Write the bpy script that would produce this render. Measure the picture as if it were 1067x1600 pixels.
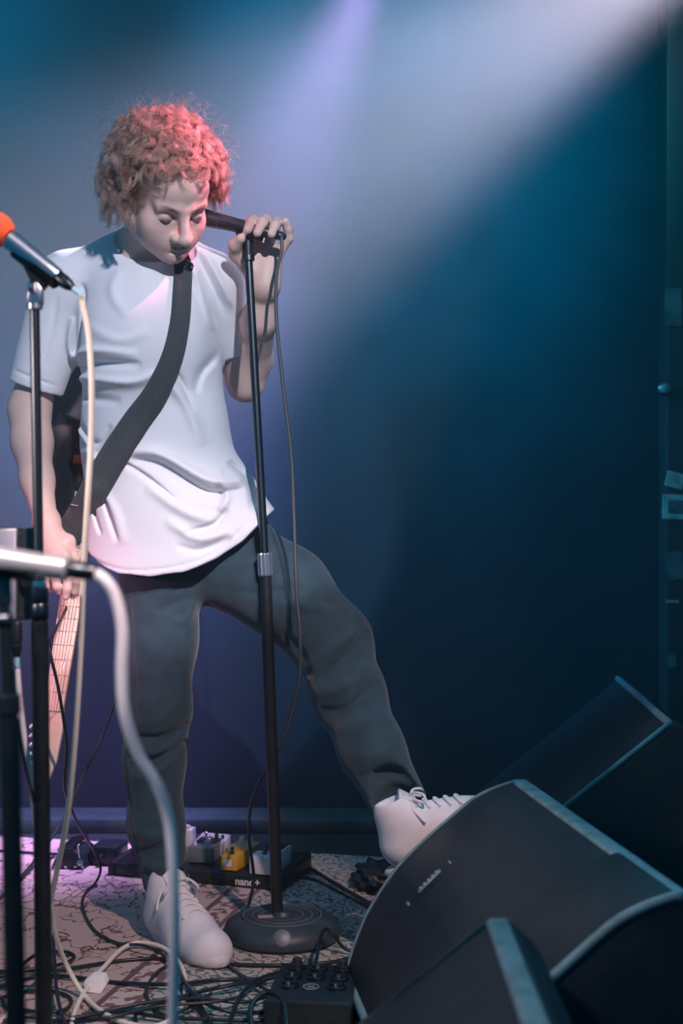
import bpy, bmesh, math, random
import numpy as np
from mathutils import Vector, Matrix

random.seed(7)
rng = np.random.default_rng(7)
S = bpy.context.scene
C = S.collection
for o in list(bpy.data.objects):
    bpy.data.objects.remove(o)

# ------------------------------------------------------------------ camera
FPX = 2222.0            # focal length in pixels of the 1067x1600 frame
CAMZ = 0.86             # lens height above the stage floor
HAZE = 0.05             # scattering per metre of the stage haze
cam_d = bpy.data.cameras.new('camera')
cam = bpy.data.objects.new('camera', cam_d)
C.objects.link(cam)
cam.location = (0, 0, CAMZ)
cam.rotation_euler = (math.pi / 2, 0, 0)
cam_d.sensor_fit = 'VERTICAL'
cam_d.sensor_height = 36.0
cam_d.sensor_width = 24.0
cam_d.lens = FPX / 1600 * 36.0
cam_d.clip_start = 0.05
cam_d.dof.use_dof = True
cam_d.dof.focus_distance = 2.82
cam_d.dof.aperture_fstop = 3.6
S.camera = cam

# ------------------------------------------------------------------ world, lights, exposure
w = bpy.data.worlds.new('world')
S.world = w
w.use_nodes = True
w.node_tree.nodes['Background'].inputs[0].default_value = (0.002, 0.040, 0.080, 1)
w.node_tree.nodes['Background'].inputs[1].default_value = 2.6


def spot(name, loc, aim, power, color, angle, blend=0.5, radius=0.05):
    d = bpy.data.lights.new(name, 'SPOT')
    d.energy = power
    d.color = color
    d.spot_size = math.radians(angle)
    d.spot_blend = blend
    d.shadow_soft_size = radius
    o = bpy.data.objects.new(name, d)
    C.objects.link(o)
    o.location = loc
    o.rotation_euler = (Vector(aim) - Vector(loc)).to_track_quat('-Z', 'Y').to_euler()
    return o


spot('key_spot', (0.75, -0.7, 2.9), (-0.38, 2.95, 1.29), 600, (0.87, 0.86, 1.0), 19.0, 0.16, 0.03)
spot('rug_spot', (0.85, 0.1, 2.7), (-0.66, 2.82, 0.0), 320, (1.0, 0.70, 0.67), 25.5, 0.3, 0.03)
spot('cable_fill', (-0.75, 0.9, 1.6), (-0.19, 1.42, 0.50), 42, (1.0, 0.84, 0.84), 34, 0.5, 0.05)  # extra spot, added only to brighten the white foreground cable
spot('pink_spot', (0.95, 2.75, 2.7), (-0.25, 2.80, 1.60), 520, (1.0, 0.26, 0.42), 10.5, 0.6, 0.04)
spot('red_spot', (-1.6, 1.2, 1.1), (-0.62, 2.85, 0.66), 80, (1.0, 0.26, 0.46), 16, 0.6, 0.05)
spot('side_spot', (-1.5, 1.2, 1.30), (-0.34, 1.74, 0.95), 95, (1.0, 0.80, 0.78), 29, 0.3, 0.05)
spot('beam_white', (1.15, 3.50, 2.46), (-0.8, 3.42, 1.25), 2800, (0.88, 0.78, 1.0), 34, 0.9, 0.06)
spot('beam_lavender', (0.10, 3.60, 2.28), (-0.36, 3.70, 1.30), 800, (0.62, 0.40, 1.0), 40, 1.0, 0.06)
spot('teal_wash', (0.05, 2.4, 2.9), (0.15, 3.95, 1.98), 1250, (0.0, 0.47, 0.60), 50, 1.0, 0.10)
spot('teal_left', (-1.75, 3.0, 2.3), (-0.80, 3.95, 1.75), 420, (0.0, 0.47, 0.60), 80, 1.0, 0.10)
spot('blue_wash', (-1.85, 3.75, 1.3), (0.2, 3.92, 0.80), 420, (0.0, 0.20, 0.50), 40, 1.0, 0.10)
spot('teal_side', (0.9, 3.0, 2.6), (0.34, 2.15, 0.35), 90, (0.0, 0.42, 0.60), 40, 0.8, 0.05)

S.view_settings.view_transform = 'Standard'
S.view_settings.look = 'None'
S.view_settings.gamma = 1.0
S.view_settings.use_curve_mapping = False
S.view_settings.exposure = 0.0
S.cycles.use_denoising = True
S.cycles.max_bounces = 6
S.cycles.volume_bounces = 0
S.cycles.sample_clamp_indirect = 4.0


# ------------------------------------------------------------------ helpers
def P(px, py, Y):
    """Stage point at depth Y that the lens sees at (px, py)."""
    return np.array([(px - 533.5) / FPX * Y, Y, CAMZ - (py - 800.0) / FPX * Y])


_P0 = P


def FL(px, py, z=0.0):
    """Point at height z above the floor seen at (px, py)."""
    Y = (CAMZ - z) * FPX / (py - 800.0)
    return _P0(px, py, Y)


def R(r, Y):
    return r * Y / FPX


def link(name, data, parent=None):
    o = bpy.data.objects.new(name, data)
    C.objects.link(o)
    if parent is not None:
        o.parent = parent
    return o


def tag(o, label=None, cat=None, group=None, kind=None):
    if label: o['label'] = label
    if cat: o['category'] = cat
    if group: o['group'] = group
    if kind: o['kind'] = kind
    return o


def empty(name, label, cat, loc=(0, 0, 0), group=None):
    o = link(name, None)
    o.location = loc
    o.empty_display_size = 0.05
    tag(o, label, cat, group)
    bpy.context.view_layer.update()
    return o


def part(name, me, parent, label=None):
    """Mesh given in world coordinates, parented under a thing or part without moving."""
    o = link(name, me)
    o.parent = parent
    m = Matrix.Identity(4)
    p = parent
    chain = []
    while p is not None:
        chain.append(p)
        p = p.parent
    for p in reversed(chain):
        m = m @ p.matrix_parent_inverse @ p.matrix_basis
    o.matrix_parent_inverse = m.inverted()
    if label: o['label'] = label
    return o


def mesh_np(name, V, Q, mat=None, smooth=True):
    """V (n,3), Q (m,4) quads"""
    me = bpy.data.meshes.new(name)
    V = np.asarray(V, dtype=np.float32)
    Q = np.asarray(Q, dtype=np.int32)
    k = Q.shape[1]
    me.vertices.add(len(V))
    me.vertices.foreach_set('co', V.ravel())
    me.loops.add(Q.size)
    me.loops.foreach_set('vertex_index', Q.ravel())
    me.polygons.add(len(Q))
    me.polygons.foreach_set('loop_start', np.arange(0, Q.size, k, dtype=np.int32))
    me.polygons.foreach_set('loop_total', np.full(len(Q), k, dtype=np.int32))
    me.update(calc_edges=True)
    me.validate()
    if smooth:
        me.polygons.foreach_set('use_smooth', np.ones(len(me.polygons), dtype=bool))
    if mat: me.materials.append(mat)
    return me


def bm_mesh(name, bm, mat=None, smooth=False, angle=None):
    me = bpy.data.meshes.new(name)
    bmesh.ops.recalc_face_normals(bm, faces=bm.faces)
    bm.to_mesh(me)
    bm.free()
    if mat: me.materials.append(mat)
    if smooth:
        for p in me.polygons: p.use_smooth = True
        if angle is not None:
            try: me.set_sharp_from_angle(angle=math.radians(angle))
            except Exception: pass
    return me


def catmull(pts, n=8):
    pts = [np.asarray(p, float) for p in pts]
    if len(pts) < 3:
        return [pts[0] + (pts[-1] - pts[0]) * t for t in np.linspace(0, 1, n + 1)]
    out = []
    Pn = [2 * pts[0] - pts[1]] + pts + [2 * pts[-1] - pts[-2]]
    for i in range(1, len(Pn) - 2):
        p0, p1, p2, p3 = Pn[i - 1:i + 3]
        for t in np.linspace(0, 1, n, endpoint=False):
            out.append(0.5 * ((2 * p1) + (-p0 + p2) * t + (2 * p0 - 5 * p1 + 4 * p2 - p3) * t ** 2 + (-p0 + 3 * p1 - 3 * p2 + p3) * t ** 3))
    out.append(pts[-1])
    return out


def tube_vq(pts, r, sides=8, cap=True):
    pts = np.asarray(pts, float)
    n = len(pts)
    rr = np.full(n, r) if np.isscalar(r) else np.asarray(r, float)
    T = np.gradient(pts, axis=0)
    T /= np.maximum(np.linalg.norm(T, axis=1, keepdims=True), 1e-9)
    up = np.array([0, 0, 1.0]) if abs(T[0][2]) < 0.9 else np.array([1.0, 0, 0])
    N = up - T[0] * up.dot(T[0]); N /= np.linalg.norm(N)
    V = []; a = np.linspace(0, 2 * np.pi, sides, endpoint=False)
    for i in range(n):
        N = N - T[i] * N.dot(T[i]); N /= max(np.linalg.norm(N), 1e-9)
        B = np.cross(T[i], N)
        V.append(pts[i] + rr[i] * (np.cos(a)[:, None] * N + np.sin(a)[:, None] * B))
    V = np.concatenate(V)
    Q = []
    for i in range(n - 1):
        for j in range(sides):
            k = (j + 1) % sides
            Q.append((i * sides + j, i * sides + k, (i + 1) * sides + k, (i + 1) * sides + j))
    if cap:
        c0 = len(V); V = np.vstack([V, pts[0], pts[-1]])
        for j in range(0, sides, 2):
            Q.append((c0, (j + 2) % sides, (j + 1) % sides, j))
            b = (n - 1) * sides
            Q.append((c0 + 1, b + j, b + (j + 1) % sides, b + (j + 2) % sides))
    return V, np.array(Q)


def tube(name, pts, r, mat, parent=None, sides=8, n=8, label=None, smooth_path=True):
    p = catmull(pts, n) if smooth_path else pts
    if not np.isscalar(r) and smooth_path:
        r = np.interp(np.linspace(0, 1, len(p)), np.linspace(0, 1, len(r)), r)
    V, Q = tube_vq(p, r, sides)
    me = mesh_np(name, V, Q, mat)
    if parent is None:
        return link(name, me)
    return part(name, me, parent, label)


def frame_from(axis, hint=(0, 0, 1)):
    z = Vector(axis).normalized()
    h = Vector(hint)
    if abs(z.dot(h.normalized())) > 0.98: h = Vector((1, 0, 0))
    x = h.cross(z).normalized()
    y = z.cross(x)
    return Matrix((x, y, z)).transposed()


def lathe(name, base, axis, prof, mat, parent=None, seg=28, label=None, angle=35):
    """prof: list of (r, h) along the axis from base"""
    M = np.array(frame_from(axis))
    base = np.asarray(base, float)
    a = np.linspace(0, 2 * np.pi, seg, endpoint=False)
    V = []; Q = []
    for r, h in prof:
        loc = np.stack([r * np.cos(a), r * np.sin(a), np.full(seg, h)], 1)
        V.append(loc @ M.T + base)
    n = len(prof)
    V = np.concatenate(V)
    for i in range(n - 1):
        for j in range(seg):
            k = (j + 1) % seg
            Q.append((i * seg + j, i * seg + k, (i + 1) * seg + k, (i + 1) * seg + j))
    bm = bmesh.new()
    vs = [bm.verts.new(v) for v in V]
    for q in Q: bm.faces.new([vs[i] for i in q])
    if prof[0][0] > 1e-5: bm.faces.new(vs[:seg][::-1])
    if prof[-1][0] > 1e-5: bm.faces.new(vs[-seg:])
    bmesh.ops.remove_doubles(bm, verts=bm.verts, dist=1e-6)
    me = bm_mesh(name, bm, mat, True, angle)
    if parent is None: return link(name, me)
    return part(name, me, parent, label)


def box_bm(size, M=None, bevel=0.0, seg=2):
    bm = bmesh.new()
    bmesh.ops.create_cube(bm, size=1.0)
    bmesh.ops.scale(bm, vec=Vector(size), verts=bm.verts)
    if bevel > 0:
        bmesh.ops.bevel(bm, geom=bm.edges[:], offset=bevel, segments=seg, affect='EDGES', profile=0.5)
    if M is not None: bm.transform(M)
    return bm


def MAT4(origin, x, y, z):
    m = Matrix.Identity(4)
    for i, v in enumerate((x, y, z)):
        for j in range(3): m[j][i] = v[j]
    for j in range(3): m[j][3] = origin[j]
    return m


def box(name, center, size, mat, parent=None, rot=None, bevel=0.002, seg=2, label=None):
    M = Matrix.Translation(Vector(center))
    if rot is not None: M = M @ (rot.to_4x4() if len(rot) == 3 else rot)
    me = bm_mesh(name, box_bm(size, M, bevel, seg), mat, True, 40)
    if parent is None: return link(name, me)
    return part(name, me, parent, label)


def prism(name, poly, ext, mat, parent=None, bevel=0.0, label=None, seg=2):
    """poly: list of 3-D points, ext: 3-D extrusion vector"""
    bm = bmesh.new()
    a = [bm.verts.new(Vector(p)) for p in poly]
    b = [bm.verts.new(Vector(p) + Vector(ext)) for p in poly]
    n = len(poly)
    bm.faces.new(a); bm.faces.new(b[::-1])
    for i in range(n):
        bm.faces.new((a[i], b[i], b[(i + 1) % n], a[(i + 1) % n]))
    bmesh.ops.recalc_face_normals(bm, faces=bm.faces)
    if bevel > 0:
        bmesh.ops.bevel(bm, geom=bm.edges[:], offset=bevel, segments=seg, affect='EDGES', profile=0.5, clamp_overlap=True)
    me = bm_mesh(name, bm, mat, True, 35)
    if parent is None: return link(name, me)
    return part(name, me, parent, label)


# ------------------------------------------------------------------ materials
def principled(name, col, rough=0.5, metal=0.0, spec=0.5, sheen=0.0, noise=0.0, nscale=40, bump=0.0, bscale=300, sub=0.0):
    m = bpy.data.materials.new(name)
    m.use_nodes = True
    nt = m.node_tree
    b = nt.nodes['Principled BSDF']
    b.inputs['Base Color'].default_value = (*col, 1)
    b.inputs['Roughness'].default_value = rough
    b.inputs['Metallic'].default_value = metal
    b.inputs['Specular IOR Level'].default_value = spec
    if sheen:
        b.inputs['Sheen Weight'].default_value = sheen
        b.inputs['Sheen Roughness'].default_value = 0.5
    if sub:
        b.inputs['Subsurface Weight'].default_value = sub
        b.inputs['Subsurface Radius'].default_value = (0.012, 0.005, 0.003)
        b.inputs['Subsurface Scale'].default_value = 0.6
    tc = nt.nodes.new('ShaderNodeTexCoord')
    if noise:
        n = nt.nodes.new('ShaderNodeTexNoise'); n.inputs['Scale'].default_value = nscale
        n.inputs['Detail'].default_value = 4
        nt.links.new(tc.outputs['Object'], n.inputs['Vector'])
        mr = nt.nodes.new('ShaderNodeMapRange')
        mr.inputs['From Min'].default_value = 0.3; mr.inputs['From Max'].default_value = 0.7
        mr.inputs['To Min'].default_value = 1 - noise; mr.inputs['To Max'].default_value = 1 + noise
        nt.links.new(n.outputs['Fac'], mr.inputs['Value'])
        mx = nt.nodes.new('ShaderNodeVectorMath'); mx.operation = 'SCALE'
        mx.inputs[0].default_value = col
        nt.links.new(mr.outputs[0], mx.inputs['Scale'])
        nt.links.new(mx.outputs[0], b.inputs['Base Color'])
    if bump:
        n2 = nt.nodes.new('ShaderNodeTexNoise'); n2.inputs['Scale'].default_value = bscale
        n2.inputs['Detail'].default_value = 2
        nt.links.new(tc.outputs['Object'], n2.inputs['Vector'])
        bp = nt.nodes.new('ShaderNodeBump'); bp.inputs['Strength'].default_value = bump
        bp.inputs['Distance'].default_value = 0.002
        nt.links.new(n2.outputs['Fac'], bp.inputs['Height'])
        nt.links.new(bp.outputs[0], b.inputs['Normal'])
    return m


M_black = principled('black_paint', (0.012, 0.014, 0.016), 0.38, 0, 0.5, noise=0.3)
M_blackrub = principled('black_rubber', (0.012, 0.016, 0.020), 0.42)
M_cable = principled('black_cable', (0.010, 0.020, 0.026), 0.35)
M_iron = principled('cast_iron_paint', (0.035, 0.055, 0.065), 0.45, 0.0, 0.5, noise=0.25, nscale=25, bump=0.25, bscale=400)
M_ironring = principled('worn_ring', (0.16, 0.18, 0.20), 0.5, 0.4)
M_chrome = principled('chrome', (0.75, 0.75, 0.78), 0.16, 1.0)
M_silver = principled('satin_silver', (0.62, 0.62, 0.66), 0.30, 1.0)
M_dsteel = principled('dark_steel', (0.10, 0.11, 0.12), 0.32, 1.0)
M_knurl = principled('knurled_steel', (0.55, 0.56, 0.60), 0.3, 0.9)
M_micdark = principled('mic_dark_grey', (0.05, 0.055, 0.062), 0.33, 0.6)
M_cream = principled('cream_cable', (0.88, 0.80, 0.68), 0.45)
M_white = principled('white_cable', (0.92, 0.86, 0.86), 0.45)
M_tape = principled('white_tape', (0.85, 0.80, 0.80), 0.6)
M_bluesh = principled('pale_blue_sleeve', (0.35, 0.62, 0.75), 0.5)
M_foam = principled('red_foam', (0.85, 0.10, 0.03), 0.9, bump=0.6, bscale=500)
M_strap = principled('webbing_strap', (0.040, 0.050, 0.055), 0.75, sheen=0.3)
M_shirt = principled('white_cotton', (0.76, 0.76, 0.79), 0.85, 0, 0.2, sheen=0.15, bump=0.08, bscale=700)
M_jeans = principled('dark_denim', (0.032, 0.064, 0.084), 0.85, 0, 0.2, sheen=0.25, noise=0.18, nscale=30, bump=0.15, bscale=900)
M_shoe = principled('white_leather', (0.80, 0.76, 0.78), 0.6, 0, 0.4, noise=0.06, nscale=30, bump=0.1, bscale=500)
M_sole = principled('dark_sole', (0.03, 0.035, 0.04), 0.7)
M_lace = principled('white_lace', (0.82, 0.79, 0.80), 0.8)
M_maple = principled('maple_wood', (0.86, 0.64, 0.50), 0.4, noise=0.12, nscale=20)
M_maple2 = principled('maple_edge', (0.55, 0.27, 0.13), 0.4, noise=0.12, nscale=20)
M_fret = principled('fret_wire', (0.62, 0.46, 0.40), 0.35, 0.5)
M_gbody = principled('black_lacquer', (0.012, 0.018, 0.024), 0.12, 0, 0.6)
M_red = principled('red_plastic', (0.9, 0.10, 0.04), 0.4)
M_pedw = principled('white_enamel', (0.80, 0.77, 0.82), 0.4)
M_pedg = principled('grey_enamel', (0.16, 0.19, 0.20), 0.45)
M_pedd = principled('dark_enamel', (0.010, 0.018, 0.024), 0.35)
M_pedy = principled('yellow_enamel', (0.75, 0.40, 0.05), 0.4)
M_pedt = principled('tan_enamel', (0.50, 0.36, 0.20), 0.45)
M_knobc = principled('cream_knob', (0.72, 0.66, 0.52), 0.5)
M_teal = principled('teal_jewel', (0.1, 0.75, 0.62), 0.3)
M_wedge = principled('wedge_paint', (0.010, 0.018, 0.024), 0.55, noise=0.2, nscale=30, bump=0.4, bscale=350)
M_wedgelip = principled('teal_lit_trim', (0.16, 0.27, 0.30), 0.5, noise=0.3, nscale=30)  # teal light caught on the wedge edges, put into their colour
M_boxl = principled('pale_grey_steel', (0.55, 0.53, 0.62), 0.4, 0.2)
M_boxd = principled('dark_grey_steel', (0.08, 0.10, 0.10), 0.3, 0.5)
M_wall = principled('black_curtain_wall', (0.002, 0.016, 0.034), 0.9, 0, 0.2, noise=0.3, nscale=3)
M_floor = principled('black_stage_floor', (0.015, 0.022, 0.028), 0.45, noise=0.3, nscale=6, bump=0.2, bscale=30)
M_paper = principled('old_paper', (0.30, 0.36, 0.36), 0.8, noise=0.4, nscale=25)
M_paperd = principled('dark_paper', (0.06, 0.09, 0.10), 0.8, noise=0.5, nscale=30)


def grille_mat():
    """Perforated steel: rows of holes from a scaled voronoi, as fine bump and hole colour."""
    m = principled('perforated_grille', (0.018, 0.030, 0.040), 0.5, 0.3)
    nt = m.node_tree
    b = nt.nodes['Principled BSDF']
    uv = nt.nodes.new('ShaderNodeUVMap'); uv.uv_map = 'UVMap'
    v = nt.nodes.new('ShaderNodeTexVoronoi'); v.inputs['Scale'].default_value = 95.0
    v.inputs['Randomness'].default_value = 0.0
    nt.links.new(uv.outputs[0], v.inputs['Vector'])
    r = nt.nodes.new('ShaderNodeValToRGB')
    r.color_ramp.elements[0].position = 0.30; r.color_ramp.elements[0].color = (0.002, 0.003, 0.004, 1)
    r.color_ramp.elements[1].position = 0.42; r.color_ramp.elements[1].color = (0.018, 0.034, 0.046, 1)
    nt.links.new(v.outputs['Distance'], r.inputs[0])
    nt.links.new(r.outputs[0], b.inputs['Base Color'])
    bp = nt.nodes.new('ShaderNodeBump'); bp.inputs['Strength'].default_value = 0.8; bp.inputs['Distance'].default_value = 0.003
    nt.links.new(v.outputs['Distance'], bp.inputs['Height'])
    nt.links.new(bp.outputs[0], b.inputs['Normal'])
    return m


M_grille = grille_mat()


def rug_mat():
    m = bpy.data.materials.new('persian_rug')
    m.use_nodes = True
    nt = m.node_tree; L = nt.links
    b = nt.nodes['Principled BSDF']
    b.inputs['Roughness'].default_value = 0.95
    b.inputs['Specular IOR Level'].default_value = 0.1

    def N(t, **k):
        n = nt.nodes.new(t)
        for a, v in k.items(): setattr(n, a, v)
        return n

    def mth(op, a, bb=None):
        n = N('ShaderNodeMath', operation=op)
        for i, x in enumerate((a, bb)):
            if x is None: continue
            if isinstance(x, (int, float)): n.inputs[i].default_value = x
            else: L.new(x, n.inputs[i])
        return n.outputs[0]

    def mix(f, a, c):
        n = N('ShaderNodeMix', data_type='RGBA')
        if isinstance(f, float): n.inputs[0].default_value = f
        else: L.new(f, n.inputs[0])
        for i, x in ((6, a), (7, c)):
            if isinstance(x, tuple): n.inputs[i].default_value = (*x, 1)
            else: L.new(x, n.inputs[i])
        return n.outputs[2]
    tc = N('ShaderNodeTexCoord')
    co = tc.outputs['Object']
    sep = N('ShaderNodeSeparateXYZ'); L.new(co, sep.inputs[0])
    U = sep.outputs[0]
    # warp
    nz = N('ShaderNodeTexNoise'); nz.inputs['Scale'].default_value = 15.0; nz.inputs['Detail'].default_value = 3
    L.new(co, nz.inputs['Vector'])
    wv = N('ShaderNodeVectorMath', operation='SCALE'); wv.inputs['Scale'].default_value = 0.09
    sb = N('ShaderNodeVectorMath', operation='SUBTRACT'); sb.inputs[1].default_value = (0.5, 0.5, 0.5)
    L.new(nz.outputs['Color'], sb.inputs[0]); L.new(sb.outputs[0], wv.inputs[0])
    ad = N('ShaderNodeVectorMath', operation='ADD'); L.new(co, ad.inputs[0]); L.new(wv.outputs[0], ad.inputs[1])
    # vines: thin outlines where a warped noise crosses a level
    n1 = N('ShaderNodeTexNoise'); n1.inputs['Scale'].default_value = 13.0; n1.inputs['Detail'].default_value = 1.5
    L.new(ad.outputs[0], n1.inputs['Vector'])
    l1 = mth('LESS_THAN', mth('ABSOLUTE', mth('SUBTRACT', n1.outputs['Fac'], 0.52)), 0.013)
    # blossoms
    vo = N('ShaderNodeTexVoronoi'); vo.inputs['Scale'].default_value = 12.5; vo.inputs['Randomness'].default_value = 0.75
    L.new(ad.outputs[0], vo.inputs['Vector'])
    ds = vo.outputs['Distance']
    n3 = N('ShaderNodeTexNoise'); n3.inputs['Scale'].default_value = 42.0; n3.inputs['Detail'].default_value = 2
    L.new(co, n3.inputs['Vector'])
    dsn = mth('ADD', ds, mth('MULTIPLY', mth('SUBTRACT', n3.outputs['Fac'], 0.5), 0.35))
    pet = mth('LESS_THAN', dsn, 0.20)
    ring = mth('LESS_THAN', mth('ABSOLUTE', mth('SUBTRACT', dsn, 0.21)), 0.022)
    core = mth('LESS_THAN', dsn, 0.07)
    # leaf outlines
    ve = N('ShaderNodeTexVoronoi', feature='DISTANCE_TO_EDGE'); ve.inputs['Scale'].default_value = 22.0
    L.new(ad.outputs[0], ve.inputs['Vector'])
    n4 = N('ShaderNodeTexNoise'); n4.inputs['Scale'].default_value = 6.0
    L.new(co, n4.inputs['Vector'])
    lf = mth('MULTIPLY', mth('LESS_THAN', ve.outputs['Distance'], 0.035), mth('GREATER_THAN', n4.outputs['Fac'], 0.54))
    base = mix(mth('MULTIPLY', n4.outputs['Fac'], 0.5), (0.58, 0.45, 0.39), (0.50, 0.33, 0.30))
    rp = N('ShaderNodeValToRGB')
    e = rp.color_ramp.elements
    e[0].position = 0.0; e[0].color = (0.46, 0.26, 0.23, 1)
    e[1].position = 1.0; e[1].color = (0.44, 0.36, 0.30, 1)
    e2 = e.new(0.5); e2.color = (0.55, 0.36, 0.32, 1)
    sepc = N('ShaderNodeSeparateColor'); L.new(vo.outputs['Color'], sepc.inputs[0])
    L.new(sepc.outputs[0], rp.inputs[0])
    big = mth('GREATER_THAN', sepc.outputs[1], 0.42)
    c = mix(mth('MULTIPLY', pet, big), base, rp.outputs[0])
    dark = (0.13, 0.085, 0.085)
    c = mix(mth('MULTIPLY', ring, big), c, dark)
    c = mix(mth('MULTIPLY', core, big), c, (0.22, 0.10, 0.09))
    c = mix(l1, c, dark)
    c = mix(lf, c, (0.13, 0.09, 0.085))
    # outer border: denser grey-green leafwork
    wv2 = N('ShaderNodeTexWave', bands_direction='DIAGONAL'); wv2.inputs['Scale'].default_value = 17.0
    wv2.inputs['Distortion'].default_value = 11.0; wv2.inputs['Detail'].default_value = 1.0; wv2.inputs['Detail Scale'].default_value = 2.2
    L.new(co, wv2.inputs['Vector'])
    bc = mix(mth('LESS_THAN', wv2.outputs['Fac'], 0.27), (0.50, 0.43, 0.39), (0.12, 0.15, 0.13))
    bc = mix(mth('MULTIPLY', ring, big), bc, (0.10, 0.09, 0.08))
    inb = mth('GREATER_THAN', U, 0.0)
    c = mix(inb, c, bc)
    # guard stripes along u=0
    for a0, a1, col in ((-0.075, -0.062, (0.16, 0.10, 0.11)), (-0.012, 0.0, (0.20, 0.13, 0.14)), (-0.062, -0.012, (0.46, 0.30, 0.30)),
                        (0.30, 0.312, (0.18, 0.12, 0.12)), (0.36, 0.372, (0.18, 0.12, 0.12))):
        k = mth('MULTIPLY', mth('GREATER_THAN', U, a0), mth('LESS_THAN', U, a1))
        if col[0] > 0.4:
            k2 = mth('MULTIPLY', k, mth('LESS_THAN', n3.outputs['Fac'], 0.47))
            c = mix(k, c, (0.60, 0.47, 0.43)); c = mix(k2, c, (0.22, 0.12, 0.12))
        else:
            c = mix(k, c, col)
    L.new(c, b.inputs['Base Color'])
    bp = N('ShaderNodeBump'); bp.inputs['Strength'].default_value = 0.4; bp.inputs['Distance'].default_value = 0.003
    nb = N('ShaderNodeTexNoise'); nb.inputs['Scale'].default_value = 350.0
    L.new(co, nb.inputs['Vector']); L.new(nb.outputs['Fac'], bp.inputs['Height'])
    L.new(bp.outputs[0], b.inputs['Normal'])
    return m


# ------------------------------------------------------------------ implicit surfaces
def smin(a, b, k):
    if k <= 0: return np.minimum(a, b)
    h = np.maximum(k - np.abs(a - b), 0) / k
    return np.minimum(a, b) - h * h * k * 0.25


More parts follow.
